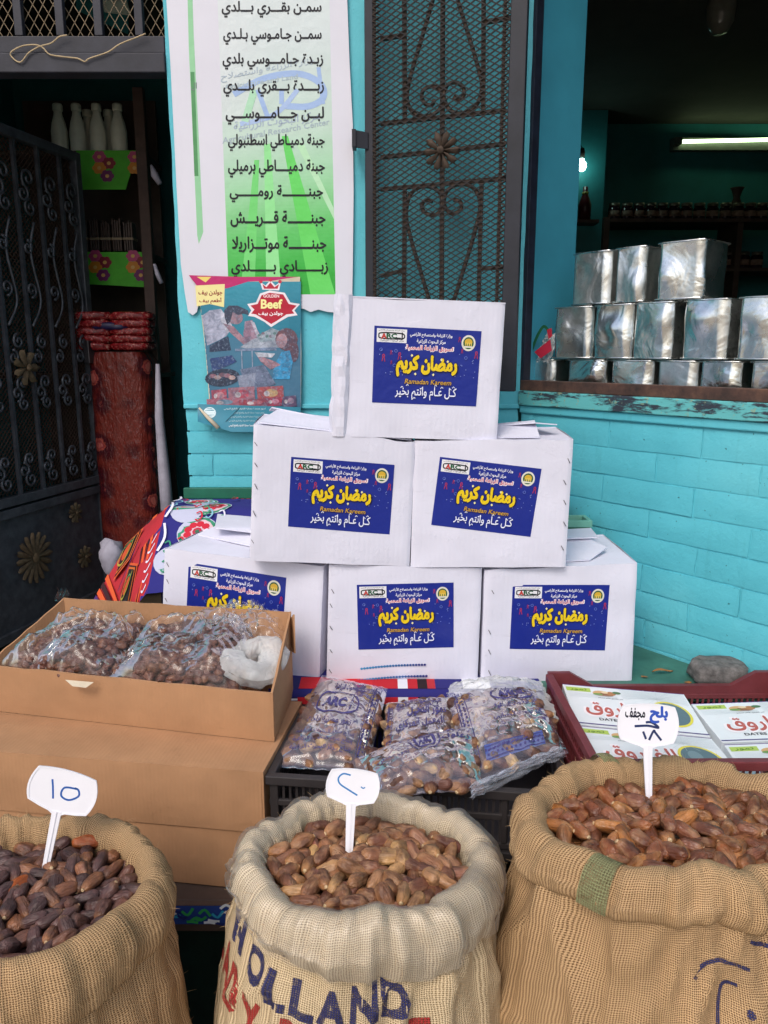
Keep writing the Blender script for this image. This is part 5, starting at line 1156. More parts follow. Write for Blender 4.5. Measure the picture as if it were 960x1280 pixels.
def body_ink(body, rm, seedu, cells, mat, parent, name='lettering', off=.0016):
    """cells: list of (kind, data, th0, v0, width, height, tilt) drawn on the sack body; x grows with angle"""
    for c in cells:
        kind, data, u0, v0, wd, ht, tilt, bold = c
        def mp(x, y, v0=v0, u0=u0, wd=wd, ht=ht, tilt=tilt): return u0+x*wd-math.sin(tilt)*(y*ht)*0, v0+y*ht+x*wd*math.tan(tilt)
        bm = bmesh.new()
        if kind == 'text':
            vs, fs = text_mesh(data, bold); vv = [bm.verts.new((*mp(x, y), 0)) for x, y in vs]
            for f, _ in fs:
                try: bm.faces.new([vv[i] for i in f])
                except ValueError: pass
        else:
            pts = [mp(x, y) for x, y in data]; pts = [(p.x, p.y) for p in cr([(x, y, 0) for x, y in pts], 6)]
            prev = None
            for i, (x, y) in enumerate(pts):
                a = pts[max(0, i-1)]; b = pts[min(len(pts)-1, i+1)]; dx, dy = b[0]-a[0], b[1]-a[1]; l = math.hypot(dx, dy) or 1; nx, ny = -dy/l*bold/2, dx/l*bold/2
                cur = (bm.verts.new((x+nx, y+ny, 0)), bm.verts.new((x-nx, y-ny, 0)))
                if prev: bm.faces.new((prev[0], prev[1], cur[1], cur[0]))
                prev = cur
        bmesh.ops.triangulate(bm, faces=bm.faces[:])
        for _ in range(4):
            es = [e for e in bm.edges if e.calc_length() > .010]
            if not es: break
            bmesh.ops.subdivide_edges(bm, edges=es, cuts=1); bmesh.ops.triangulate(bm, faces=[f for f in bm.faces if len(f.verts) > 3])
        mb = MB(); vs = []; uv = []
        for v in bm.verts:
            th = v.co.x/rm; p = body(th, v.co.y); e = .004
            n = (body(th+e, v.co.y)-p).cross(body(th, v.co.y+e)-p); n.normalize()
            if n.dot(Vector((math.cos(th), math.sin(th), 0))) < 0: n = -n
            vs.append(p+n*off); uv.append((v.co.x+seedu, v.co.y))
        bm.verts.index_update(); fs = [tuple(v.index for v in f.verts) for f in bm.faces]
        mb.add(vs, fs, uvs=uv, smooth=True); bm.free(); mb.build(name, mat, parent)
th_ = lambda deg: R(deg)*rm2
body_ink(body2, rm2, 2, [('text', ch, th_(a), v, w_, .058, R(0), .045) for ch, a, v, w_ in (('H', 191, .038, .036), ('O', 206, .046, .042), ('L', 222, .050, .034), ('L', 235, .050, .036), ('A', 248, .042, .044), ('N', 264, .034, .044), ('D', 280, .028, .044))], INKB, t2s)
body_ink(body2, rm2, 2, [('text', ch, th_(a), v, w_, .075, 0, .04) for ch, a, v, w_ in (('L', 172, .100, .03), ('A', 183, .112, .035), ('D', 197, .118, .03), ('Y', 211, .122, .03), ('R', 232, .115, .035), ('O', 248, .115, .035), ('S', 264, .108, .03), ('E', 279, .10, .03), ('T', 294, .09, .032))], INKR, t2s)
body_ink(body2, rm2, 2, [('text', ch, th_(a), v, w_, .040, 0, .05) for ch, a, v, w_ in (('W', 196, -.020, .03), ('E', 209, -.018, .025), ('L', 222, -.014, .022), ('L', 233, -.012, .022), ('E', 245, -.016, .022), ('R', 258, -.02, .024), ('E', 270, -.024, .024))], INKB, t2s)
# left sack ----------------------------------------------------------
S1 = make_sack('brown burlap sack of dark dates at the left edge behind a price tag', -.62, 1.10,
    [.240, .205, .160, .19, .22, .185, .160, .20], [.785, .79, .79, .79, .775, .765, .765, .775], [.09, .07, .06, .07, .09, .10, .115, .11], [.044, .042, .040, .044, .050, .052, .054, .050], BURL1, BURL1, 5, .022)
heap('small dark purplish date lying in the heap that fills the left sack', 'dark dates in the left sack', -.62, 1.10, S1[1], .034, .034, KM, 230, .012, lambda x, y: x/(y*1.13) > -.535, seed=5, mdist=.0195)
# right sack ---------------------------------------------------------
def green_stripe(t, c, uv): return c
S3 = make_sack('large burlap sack of reddish dates with ink scrawls and a faint green stripe, at right', .50, 1.18,
    [.27, .22, .145, .19, .245, .19, .135, .18], [.845, .855, .865, .868, .855, .845, .845, .84], [.08, .06, .06, .06, .08, .075, .085, .09], [.050, .045, .042, .044, .048, .050, .054, .054], BURL1, BURL1, 9, .048)
t3s, crest3, body3, rm3, P33, ft3 = S3
heap('glossy reddish brown date lying in the heap that fills the right sack', 'reddish dates in the right sack', .50, 1.18, crest3, .036, .030, AM, 150, .010, lambda x, y: x/(y*1.13) < .54, seed=8, mdist=.0215)
th3 = lambda deg: R(deg)*rm3
body_ink(body3, rm3, 9, [('s', [(0, .55), (.25, .1), (.6, .0), (1, .12)], th3(262), .075, .10, .06, 0, .006), ('s', [(.75, .06), (.2, .1), (.05, .5), (.1, 1.1)], th3(275), .105, .045, .09, 0, .006), ('s', [(.4, .3), (.7, .6), (.4, .8), (.5, .5)], th3(287), .135, .014, .02, 0, .007),
    ('s', [(0, 0), (.4, .3), (.9, .9), (1, 1.6)], th3(293), .04, .06, .03, 0, .006), ('s', [(.4, 0), (0, .5), (.5, 1), (.9, .6), (.4, .2), (.3, -.3)], th3(238), .255, .025, .03, 0, .005), ('s', [(.9, 0), (0, .4), (.25, 1.3)], th3(245), .262, .045, .032, 0, .006), ('s', [(0, 1.3), (.0, .4), (.9, .3), (1.4, .7)], th3(246), .262, .03, .03, 0, .005)], INKB, t3s, 'ink_mark')
# green stripe on the collar of the right sack
def collar_patch(th0, th1, lab):
    mb = MB(); rows = []; uvs = []
    for i in range(9):
        th = th0+(th1-th0)*i/8; r, z = crest3(th); k = ft3(th); pr = cr([Vector((a, b, 0)) for a, b in [(r-.62*k, z-.035), (r-.42*k, z-.010), (r, z), (r+.42*k, z-.014), (r+.66*k, z-.045), (r+.72*k, z-.07)]], 4); rows.append([P33(th, p.x+.0062, p.y+.005) for p in pr])
    mb.grid(rows, uvf=lambda i, j: (rm3*(th0+(th1-th0)*i/8)+9, j*.0055)); mb.build('green_stripe', INKG, t3s)
collar_patch(R(213), R(224), 0); collar_patch(R(113), R(122), 0)
for (a, b, tx) in ((R(215), R(225), 0),): pass
# ------------------------------------------------------------------ price tags
def price_tag(label, px_c, foot, W_, H_, sh_w, tilt, marks, lean=.10, cap=None):
    """white plastic tag: head outline in its own plane, shaft pushed into the dates at foot (world point)"""
    c = px_c; n = FRONT.copy(); n.z = .35; n.normalize()
    d = (c-foot); up = d.normalized(); rt = up.cross(Vector((0, 1, 0))).normalized(); n = rt.cross(up).normalized()
    if n.y > 0: n = -n
    if rt.x < 0: rt = -rt
    t = thing('price_tag', label, 'price tag', foot)
    fn = lambda x, y, h=0: c + rt*(x*math.cos(tilt)-y*math.sin(tilt)) + up*(x*math.sin(tilt)+y*math.cos(tilt)) + n*h
    w_, h_ = W_/2, H_/2
    pts = [(-w_*.78, h_*.88), (-w_*.3, h_*1.03), (w_*.35, h_*1.03), (w_*.80, h_*.92), (w_, h_*.35), (w_*.98, -h_*.2), (w_*.84, -h_*.84), (w_*.4, -h_*1.0), (sh_w*.5, -h_*1.0), (-sh_w*.5, -h_*1.0), (-w_*.5, -h_*.92), (-w_*.92, -h_*.72), (-w_, -h_*.1), (-w_*.94, h_*.5)]
    C4 = [(-w_*.84, h_*.88), (w_*.86, h_*.88), (w_*.84, -h_*.84), (-w_*.90, -h_*.72)]; mids = [(0, h_*1.03), (w_*1.0, h_*.0), None, (-w_*1.0, h_*.05)]; pts = []
    for i_ in range(4):
        A_, B_ = C4[i_], C4[(i_+1) % 4]
        if mids[i_] is None: pts += [A_, (w_*.55, -h_*.95), (sh_w*.9, -h_*1.02), (sh_w*.5, -h_*1.12), (-sh_w*.5, -h_*1.12), (-sh_w*.9, -h_*1.02), (-w_*.55, -h_*.90)]
        else:
            for k_ in range(7):
                u_ = k_/7; m_x, m_y = mids[i_]; pts.append(((1-u_)**2*A_[0]+2*u_*(1-u_)*(2*m_x-(A_[0]+B_[0])/2)+u_*u_*B_[0], (1-u_)**2*A_[1]+2*u_*(1-u_)*(2*m_y-(A_[1]+B_[1])/2)*1.0+u_*u_*B_[1]))
    m_ = MB(); n_ = len(pts); pb = [(x*1.0, y*1.0) for x, y in pts]
    f_ = [fn(x, y, .0015) for x, y in pts]; b_ = [fn(x, y, -.0015) for x, y in pts]
    ri = [fn(x*.94, y*.94, .0015) for x, y in pts]; rr = [fn(x*.94, y*.94, .0006) for x, y in pts]
    m_.add(f_+b_+ri+rr, [(i, (i+1) % n_, 2*n_+(i+1) % n_, 2*n_+i) for i in range(n_)]+[(2*n_+i, 2*n_+(i+1) % n_, 3*n_+(i+1) % n_, 3*n_+i) for i in range(n_)]+[(i, n_+i, n_+(i+1) % n_, (i+1) % n_) for i in range(n_)]+[tuple(range(n_, 2*n_))[::-1]]+[tuple(3*n_+i for i in range(n_))])
    hd = m_.build('tag_head', WHITEP, t)
    a = fn(0, -h_*.98, 0); s = MB()
    f2 = foot-up*.03; w2 = rt*sh_w/2; f3 = f2; s.box8([f3-w2*.6-n*.0016, f3+w2*.6-n*.0016, f3+w2*.6+n*.0016, f3-w2*.6+n*.0016, a-w2-n*.0016, a+w2-n*.0016, a+w2+n*.0016, a-w2+n*.0016]); s.box8([f3-w2*.12+n*.0017, f3+w2*.12+n*.0017, f3+w2*.12+n*.003, f3-w2*.12+n*.003, a-w2*.12+n*.0017, a+w2*.12+n*.0017, a+w2*.12+n*.003, a-w2*.12+n*.003])
    s.build('shaft', WHITEP, t)
    q = Print(lambda x, y, h: fn(x*W_, -y*H_, .0007+h), .00005)
    for mk_ in marks:
        if mk_[0] == 't': q.text(mk_[1], *mk_[2:6], mk_[6], mk_[7])
        else: q.curve(mk_[1], mk_[2], mk_[3], 6, asp=H_/W_)
    q.build('handwriting', PRINT, hd)
    return t
BL_ = '2257a4'; DBL = '22305e'
f1 = atZ(56, 1092, .745); f2_ = atZ(436, 1082, .745); f3_ = atZ(811, 990, .835)
price_tag('white price tag marked with Arabic digits 15, standing in the left sack', atY(78, 989, f1.y+.022), f1, .118, .074, .016, R(-3),
    [('c', [(-.18, -.22), (-.14, -.02), (-.10, .22)], .028, BL_), ('c', [(.20, -.14), (.02, -.10), (-.0, .10), (.12, .16), (.24, .02), (.22, -.12), (.16, -.15)], .028, BL_)])
price_tag('white price tag with a blue hook-shaped numeral, standing in the middle sack', atY(441, 983, f2_.y+.03), f2_, .094, .060, .017, R(-3),
    [('c', [(-.06, -.32), (-.20, -.34), (-.28, -.20), (-.24, -.04), (-.08, .10), (.10, .24)], .030, '2f79b8'), ('c', [(.15, -.02), (.19, .02), (.23, -.01)], .022, '2f79b8')])
price_tag('white price tag with blue and black Arabic handwriting, standing in the right sack', atY(810, 906, f3_.y+.028), f3_, .112, .076, .017, R(-2),
    [('t', 'مجفف', -.38, -.40, -.05, -.10, '1c1c2c', .03), ('t', 'بلح', .02, -.46, .32, -.04, '2a4fae', .045), ('c', [(-.22, .04), (.0, .02), (.17, .06), (.06, -.06), (-.04, -.06)], .038, DBL), ('c', [(-.08, .16), (-.03, .34)], .036, DBL), ('c', [(.02, .36), (.09, .14), (.12, .18), (.22, .36)], .036, DBL)])
# orange dates that stand out in the left and right sacks
for (px, py, z, lb, L) in ((110, 1052, .752, 'bright orange date lying among the dark dates near the back rim of the left sack', 1), (22, 1108, .756, 'large orange red date beside the price tag in the left sack', 1), (690, 985, .838, 'half hidden orange date at the left end of the reddish heap in the right sack', 1)):
    p = atZ(px, py, z); o = put_date(OM[0], p, .1, R(10) if px == 110 else R(75), .4); tag(o, lb, 'date')
# ------------------------------------------------------------------ crates
def crate(name, label, org, rz, W_, D_, H_, mat, n_sl, rim=.016, back_dip=False, grp=None, rows=2, z_rails=(0.0, .48)):
    t = thing(name, label, 'crate', org, grp, rz); M = Matrix.Translation(org) @ Matrix.Rotation(rz, 4, 'Z')
    x0, x1, y0, y1 = 0, W_, 0, D_
    def b(nm, *a, bv=.002, **k): return MB().box(*a, M=M).build(nm, mat, t, bevel=bv)
    b('rim', -.008, W_+.008, -.008, .010, H_-.020, H_)
    if back_dip:
        pl = [(0, H_), (.055, H_), (.115, H_-.035), (W_-.115, H_-.035), (W_-.055, H_), (W_, H_), (W_, H_-.062), (0, H_-.062)]
        MB().slab([M @ Vector((x, D_+.006, z)) for x, z in pl], M.to_3x3() @ Vector((0, 1, 0)), .014).build('back_rim', mat, t)
    else: b('rim', -.008, W_+.008, D_-.010, D_+.008, H_-.020, H_)
    b('rim', -.008, .010, .0102, D_-.0102, H_-.020, H_); b('rim', W_-.010, W_+.008, .0102, D_-.0102, H_-.020, H_)
    for z in z_rails:
        z *= H_; b('rail', -.003, W_+.003, 0.0, .009, z, z+.014); b('rail', -.003, W_+.003, D_-.009, D_, z, z+.014)
        b('rail', 0.0, .009, .0095, D_-.0095, z, z+.014); b('rail', W_-.009, W_, .0095, D_-.0095, z, z+.014)
    for (a, c) in ((0, 0), (W_-.016, 0), (0, D_-.016), (W_-.016, D_-.016)): b('corner_post', a-.001, a+.017, c-.001, c+.017, .0005, H_-.0205)
    nf = int(W_/.105)
    for k in range(1, nf): x = W_*k/nf; b('post', x-.006, x+.006, -.002, .008, .0145, H_-.0205); b('post', x-.006, x+.006, D_-.008, D_+.0015, .0145, H_-(.065 if back_dip else .0205))
    mb = MB(); k = 0; x = .025
    while x < W_-.02: mb.box(x, x+.005, .004, .0075, .01, H_-.021, M=M); mb.box(x, x+.005, D_-.0075, D_-.004, .01, H_-(.07 if back_dip else .021), M=M); x += .014
    y = .025
    while y < D_-.02: mb.box(.004, .0075, y, y+.005, .01, H_-.021, M=M); mb.box(W_-.0075, W_-.004, y, y+.005, .01, H_-.021, M=M); y += .014
    mb.build('slats', mat, t, kind='stuff')
    b('floor_panel', .01, W_-.01, .01, D_-.01, .002, .006, bv=0)
    return t
crz = math.atan2(-.07, .6)
cFL = atZ(337, 968, .762)
crate('black_crate', 'lower black slatted plastic crate under the crate with the printed bags of dates', (cFL.x, cFL.y, LTZ+.001), crz, .605, .35, .133, BLACK, 12, grp='black plastic crates')
crate('black_crate', 'upper black plastic crate holding printed plastic bags of dates', (cFL.x, cFL.y, LTZ+.136), crz, .605, .35, .136, BLACK, 12, grp='black plastic crates')
mO = atZ(736, 947, .835); 
crate('maroon_crate', 'maroon plastic crate holding white printed date boxes at the right', (.413, 1.365, LTZ+.165), .012, .575, .425, .185, MAROON, 10, back_dip=True, z_rails=(0.0, .30, .62))
crate('maroon_crate', 'maroon plastic crate underneath the one with white date boxes', (.413, 1.365, LTZ+.001), .012, .575, .425, .160, MAROON, 10, z_rails=(0.0, .5))
# ------------------------------------------------------------------ printed bags of dates
PURP = '443f74'
def date_bag(label, quad_px, z, thick, seed, marks, nd=30, tilt=0, nrm=Vector((0, -.25, 1)), film_=None):
    c = atZ(sum(p[0] for p in quad_px)/4, sum(p[1] for p in quad_px)/4, z); nrm = nrm.normalized()
    TL, TR, BR, BL = [hit(px, py, c, nrm) for px, py in quad_px]; rd = random.Random(seed)
    t = thing('date_bag', label, 'bag', c-nrm*thick*.3, 'printed plastic bags of dates in the black crate')
    ds = []; wl = (TR-TL).length; hl = (BL-TL).length
    def B(u, v): return bil(TL, TR, BR, BL, u, v)
    def pill(u, v): return (max(0, 1-abs(2*u-1)**3.0)*max(0, 1-abs(2*v-1)**3.2))**.55
    tries = 0
    while len(ds) < nd and tries < 6000:
        tries += 1; u, v = rd.uniform(.05, .95), rd.uniform(.05, .96)
        if any(((u-a)*wl)**2+((v-b)*hl)**2 < .0200**2 for a, b in ds): continue
        ds.append((u, v))
    for (u, v) in ds:
        p = B(u, v)+nrm*(thick*pill(u, v)-.016)
        put_date(rd.choice(CM), p, rd.gauss(0, .25), rd.uniform(0, 6.28), rd.uniform(0, 6.28), parent=t)
    def bump_(u, v):
        s = 0
        for a, b in ds: s = max(s, math.exp(-(((u-a)*wl)**2+((v-b)*hl)**2)/(.014**2)))
        return s
    def S(u, v, h=0):
        w_ = pill(u, v); e = min(u, 1-u, v, 1-v)
        return B(u, v)+nrm*(thick*w_+(.006*bump_(u, v)-.003)*w_+.0025*noise.noise(Vector((u*14+seed, v*14, 0)))+.004*abs(noise.noise(Vector((u*7+seed, v*22, 0))))+(0.004 if e < .05 else 0)+h)
    n = 34; MBf = MB(); MBf.grid([[S(i/n*1.04-.02, j/n*1.10-.05) for i in range(n+1)] for j in range(n+1)]); MBf.grid([[B(i/8, j/8)-nrm*(.022*pill(i/8, j/8)) for i in range(9)] for j in range(9)])
    fo = MBf.build('film', film_ or TINTFILM, t)
    q = Print(lambda x, y, h: S(x, y, .0012+h), .00001)
    marks(q); q.build('bag_print', PRINT, fo)
    return t
def smalltext(q, s, x0, y0, x1, y1, bold=.02):
    # split into strips so that the lettering follows the bag's surface
    q.text(s, x0, y0, x1, y1, PURP, bold)
def border(q, u0, u1, v0, v1, vert=True):
    k = 0; L = (v1-v0) if vert else (u1-u0); n = int(L/.045)
    for i in range(n):
        for (a, b) in ((.25, .2), (.7, .55), (.3, .8)):
            x = u0+(u1-u0)*(a if vert else (i+b)/n); y = v0+(v1-v0)*((i+b)/n if vert else a)
            q.ell(x, y, .012, .011, PURP, 6)
    if vert:
        q.stroke([(u0, v0+(v1-v0)*i/12) for i in range(13)], .006, PURP); q.stroke([(u1, v0+(v1-v0)*i/12) for i in range(13)], .006, PURP)
    else:
        q.stroke([(u0+(u1-u0)*i/12, v0) for i in range(13)], .006, PURP); q.stroke([(u0+(u1-u0)*i/12, v1) for i in range(13)], .006, PURP)
def oval_logo(q, x0, y0, x1, y1, w_=.012):
    cy = (y0+y1)/2; r = (y1-y0)/2
    q.curve([(x0+.05, y0), ((x0+x1)/2, y0-.01), (x1-.08, y0), (x1, cy), (x1-.06, y1), ((x0+x1)/2, y1+.01), (x0+.05, y1), (x0, cy)], w_*1.5, PURP, 6, True)
    q.text('ARC', x0+.07, y0+.22*(y1-y0), x1-.16, y1-.22*(y1-y0), PURP, .05); q.stroke([(x1-.10, y0-.02), (x1-.10, y1+.02)], w_, PURP)
def mk1(q):
    oval_logo(q, .20, .30, .74, .52); q.text('مركز البحوث الزراعية', .32, .14, .76, .24, PURP, .02); q.text('وزارة الزراعة', .40, .05, .74, .13, PURP, .02)
    border(q, .86, .96, .04, .95); q.text('تمور مصرية فاخرة', .18, .60, .72, .68, PURP, .012)
    for k in range(3): q.text('إنتاج مركز البحوث الزراعية', .10, .74+.07*k, .80, .79+.07*k, PURP, .01)
def mk2(q):
    border(q, .02, .09, .1, .9); q.text('مركز البحوث الزراعية', .15, .10, .80, .24, PURP, .02); q.text('تمور النخيل', .30, .28, .85, .46, PURP, .03); q.text('المعمل المركزي', .15, .50, .80, .68, PURP, .02)
def mk3(q):
    q.curve([(.40, .10), (.62, .08), (.64, .42), (.42, .44)], .012, PURP, 5, True); q.curve([(.44, .15), (.58, .13), (.60, .38), (.46, .38)], .022, PURP, 5, True); q.text('ARC', .46, .17, .58, .35, PURP, .05)
    q.text('مركز البحوث', .70, .05, .92, .16, PURP, .015); q.text('زغلول', .68, .22, .95, .34, PURP, .02); q.text('تمور ممتازة', .06, .40, .36, .50, PURP, .01)
def mk4(q):
    border(q, .03, .12, .03, .95); oval_logo(q, .42, .12, .88, .30); q.text('وزارة الزراعة', .5, .03, .85, .10, PURP, .02); q.text('مركز البحوث الزراعية', .40, .36, .92, .44, PURP, .02)
    q.text('معهد بحوث البساتين', .35, .50, .95, .58, PURP, .015); q.rect(.18, .80, .80, .93, '4a5896'); border(q, .18, .80, .82, .92, False)
date_bag('printed bag of dates at the left end of the black crate, with an oval logo', [(402, 850), (482, 866), (458, 962), (345, 955)], .775, .042, 11, mk1, 60)
date_bag('printed plastic bag of dates lying behind in the middle of the black crate', [(484, 884), (566, 876), (578, 948), (478, 960)], .775, .04, 12, mk2, 46)
date_bag('printed plastic bag of dates in the middle front of the black crate, lying askew', [(452, 950), (590, 912), (600, 985), (478, 996)], .79, .045, 13, mk3, 50)
date_bag('printed bag of dates at the right of the black crate, with a patterned border', [(561, 872), (668, 866), (706, 940), (588, 980)], .80, .048, 14, mk4, 60)
# loose film and white bag behind the printed ones
def crumple(mb, quad, amp, seed, n=26, arch=.03, z=None):
    TL, TR, BR, BL = quad
    mb.grid([[bil(TL, TR, BR, BL, i/n, j/n)+Vector((0, 0, arch*max(0, math.sin(PI*i/n))**.6*max(0, math.sin(PI*j/n))**.6))+Vector((noise.noise(Vector((i*.35, j*.35, seed))), noise.noise(Vector((i*.35, j*.35, seed+5))), abs(noise.noise(Vector((i*.28, j*.28, seed+9))))*1.5))*amp for i in range(n+1)] for j in range(n+1)]); return mb
wb_ = crumple(MB(), [atZ(562, 856, .825), atZ(676, 852, .83), atZ(698, 900, .79), atZ(556, 895, .79)], .012, 4, arch=.040)
tag(wb_.build('plastic_bag', MILKY, base=atZ(620, 880, .78)), 'crumpled white plastic bag tucked behind the printed bags in the black crate', 'bag')
wb_ = crumple(MB(), [atZ(588, 984, .80), atZ(700, 935, .80), atZ(708, 946, .775), atZ(590, 1001, .77)], .008, 7, arch=.012)
tag(wb_.build('loose_film', film('clear_film_edge', (.7, .74, .85), .2, .5, .15, 24, .006, .3), base=atZ(640, 960, .78)), 'loose edge of clear bluish film hanging over the front rim of the black crate', 'film')
# ------------------------------------------------------------------ bulk bags of dates in the open carton
def bulk_bag(label, u0, u1, v0, v1, seed, n_d, h):
    c0, c1, c2, c3 = [Vector((p.x, p.y, z2b+.03)) for p in (FLo, FRo, BRo, BLo)]
    def B(u, v): return bil(c3, c2, c1, c0, u, v)   # v=0 back, 1 front
    h += .012; t = thing('bulk_date_bag', label, 'bag', B((u0+u1)/2, (v0+v1)/2)); rd = random.Random(seed)
    def Hh(u, v):
        a, b = (u-u0)/(u1-u0), (v-v0)/(v1-v0); a = min(1, max(0, a)); b = min(1, max(0, b))
        return (h+.075*(1-b))*(max(0, 1-abs(2*a-1)**4.5)*max(0, 1-abs(2*b-1)**7))**.5 + .012*noise.noise(Vector((a*5, b*4, seed)))
    mb = MB(); n = 0
    for k in range(n_d):
        u, v = rd.uniform(u0+.03, u1-.03), rd.uniform(v0+.05, v1-.09); p = B(u, v)+Vector((0, 0, Hh(u, v)-.012-rd.random()*.012))
        me = KM[k % 5]; M = Matrix.Translation(p) @ Matrix.Rotation(rd.uniform(0, 6.3), 4, 'Z') @ Matrix.Rotation(rd.gauss(0, .35), 4, 'Y') @ Matrix.Scale(.95, 4)
        vs = [M @ w_.co for w_ in me.vertices]; mb.add(vs, [tuple(p_.vertices) for p_ in me.polygons], smooth=True)
    mb.grid([[B(u0+(u1-u0)*i/14, v0+(v1-v0)*j/10)+Vector((0, 0, Hh(u0+(u1-u0)*i/14, v0+(v1-v0)*j/10)-.028)) for i in range(15)] for j in range(11)])
    mb.build('packed_dates', BULKD, t, kind='stuff')
    n = 60; P = []
    for j in range(n+1):
        row = []
        for i in range(n+1):
            u, v = u0+(u1-u0)*i/n, v0+(v1-v0)*j/n; a, b = i/n, j/n
            fold = .030*(1-abs(noise.noise(Vector((a*4+seed, b*3, 0))))*2)+.020*abs(noise.noise(Vector((a*13, b*11+seed, 2))))+.005*abs(noise.noise(Vector((a*30, b*26+seed, 2))))
            row.append(B(u, v)+Vector((0, 0, Hh(u, v)+max(0, fold)*.8+.002)))
        P.append(row)
    MB().grid(P).build('film', FILM, t)
BULKD = date_mat('packed_dark_date', [(0, lin('5e382e')), (1, lin('5e382e'))], .2, .0, (.30, .13, .06))
bulk_bag('clear plastic bag of packed dark dates filling the left of the open brown box', .01, .45, .01, .985, 21, 320, .098)
bulk_bag('clear plastic bag of packed dark dates in the middle of the open brown box', .40, .90, .01, .985, 22, 330, .104)
# tied milky bag at the right of the box
kb = thing('knotted_bag', 'white translucent plastic bag knotted round on itself at the right end of the open box', 'bag', atZ(318, 830, .87))
kc = atZ(314, 826, .915)
mb = MB(); P = []
for i in range(49):
    a = 2*PI*i/48; row = []
    for j in range(17):
        b = 2*PI*j/16; Rr = .052+.005*math.sin(3*a); rr = .033+.007*noise.noise(Vector((math.cos(a)*3, math.sin(a)*3, j*.4)))+.003*math.sin(b*5+a*4)
        row.append(kc+Vector(((Rr+rr*math.cos(b))*math.cos(a), (Rr*.75+rr*math.cos(b))*math.sin(a), rr*math.sin(b)*.9+.01*math.sin(a*2)+.012*math.sin(a))))
    P.append(row)
mb.grid(P); mb.build('knot', MILKY, kb)
crumple(MB(), [atZ(290, 768, .975), atZ(362, 768, .97), atZ(352, 815, .92), atZ(278, 812, .92)], .013, 14, arch=.04).build('film', FILM, kb)
crumple(MB(), [atZ(262, 760, .985), atZ(330, 758, .985), atZ(320, 800, .93), atZ(262, 800, .93)], .016, 19, arch=.03).build('film', FILM, kb)
tw = MB(); tw.grid([[atZ(70+14*j/8+3*math.sin(i), 737+18*i/8, .99)+Vector((0, .0, .008*math.sin(j*2+i))) for j in range(9)] for i in range(9)]); tag(tw.build('film_tip', FILM, base=atZ(78, 745, .99)), 'pointed tip of clear film sticking up at the back left corner of the open box', 'film')
# ------------------------------------------------------------------ white date boxes in the maroon crate
RED = 'b0584e'
def date_box(label, quad, z, nrm, th, style, grp='white printed date boxes in the maroon crate'):
    nrm = nrm.normalized(); c = atZ(sum(p[0] for p in quad)/4, sum(p[1] for p in quad)/4, z); K = [hit(px, py, c, nrm) for px, py in quad]
    t = thing('date_box', label, 'box', c-nrm*th, grp)
    mb = MB(); mb.box8([K[3]-nrm*th, K[2]-nrm*th, K[1]-nrm*th, K[0]-nrm*th, K[3], K[2], K[1], K[0]]); bd = mb.build('box_body', simple('printed_card_white', 'd9dde0', .4, 0, .04), t, bevel=.001)
    q = Print(lambda x, y, h: bil(*K, x, y)+nrm*(.0004+h), .00004); style(q); q.build('box_print', PRINTG, bd)
def st_full(q, win=True):
    q.rect(0, 0, 1, .012, '6a4a8a'); q.rect(.02, .06, .22, .16, 'a9bf5a'); q.text('تمور', .05, .075, .19, .15, '5a7a2a', .02)
    for (x, y, c, rx, ry) in ((.30, .17, 'c9a070', .07, .07), (.34, .19, '8a5a3a', .06, .05), (.38, .16, 'a8744a', .04, .05), (.27, .20, '6f8f4a', .04, .03), (.43, .13, '4f6f4a', .035, .035), (.33, .14, 'd9c09a', .03, .03)): q.ell(x, y, rx, ry, c, 14)
    q.text('تمر مصري فاخر محشو', .26, .27, .46, .31, '4a4a58', .01); q.text('الفاروق', .10, .34, .66, .80, 'e9e3e6', .06); q.text('الفاروق', .12, .38, .64, .76, RED, .026)
    q.text('DATES', .20, .80, .36, .86, '2a2430', .02)
    if win:
        q.ell(.80, .55, .155, .30, 'd8cc4a', 26); q.ell(.80, .55, .135, .265, '5d7078', 26); q.ell(.77, .50, .05, .12, '75888e', 16)
    for k in range(6): a = k*PI/3; q.poly([(.62+.03*math.cos(a-.4), .88+.05*math.sin(a-.4)), (.62+.055*math.cos(a), .88+.09*math.sin(a)), (.62+.03*math.cos(a+.4), .88+.05*math.sin(a+.4))], '4d7a5e')
    q.ell(.62, .88, .028, .045, '4d7a5e', 10); q.rect(0, .955, 1, .975, '4a3a78')
    for k in range(9): q.curve([(.46, .03+.03*k), (.7, .05+.022*k), (.98, .02+.035*k)], .004, 'aab4b8', 4)
    for k in range(5): q.curve([(.02, .20+.03*k), (.2, .22+.02*k), (.42, .24+.012*k)], .003, 'b4bcbe', 4)
    for k in range(16): q.stroke([(.74+.0*k, .2), (.74+.26*math.cos(k*.4), .2+.2*math.sin(k*.4))], .002, 'bcc4c6')
    for k in range(3): q.text('تمور مصرية طبيعية منتقاة بعناية', .40, .84+.035*k, .60, .865+.035*k, '6a6a78', .01)
date_box('white printed date box at the back left of the maroon crate', [(703, 855), (855, 868), (888, 921), (720, 905)], .805, Vector((0, -.18, 1)), .045, st_full)
date_box('white printed date box at the front left of the maroon crate, grey oval showing', [(722, 907), (889, 923), (936, 978), (745, 962)], .808, Vector((0, -.12, 1)), .045, st_full)
date_box('white printed date box at the back right of the maroon crate', [(864, 880), (1040, 874), (1075, 922), (903, 928)], .795, Vector((0, -.18, 1)), .045, lambda q: st_full(q, False))
date_box('white printed date box at the front right of the maroon crate', [(905, 931), (1078, 925), (1120, 985), (945, 990)], .798, Vector((0, -.12, 1)), .045, lambda q: st_full(q, False))
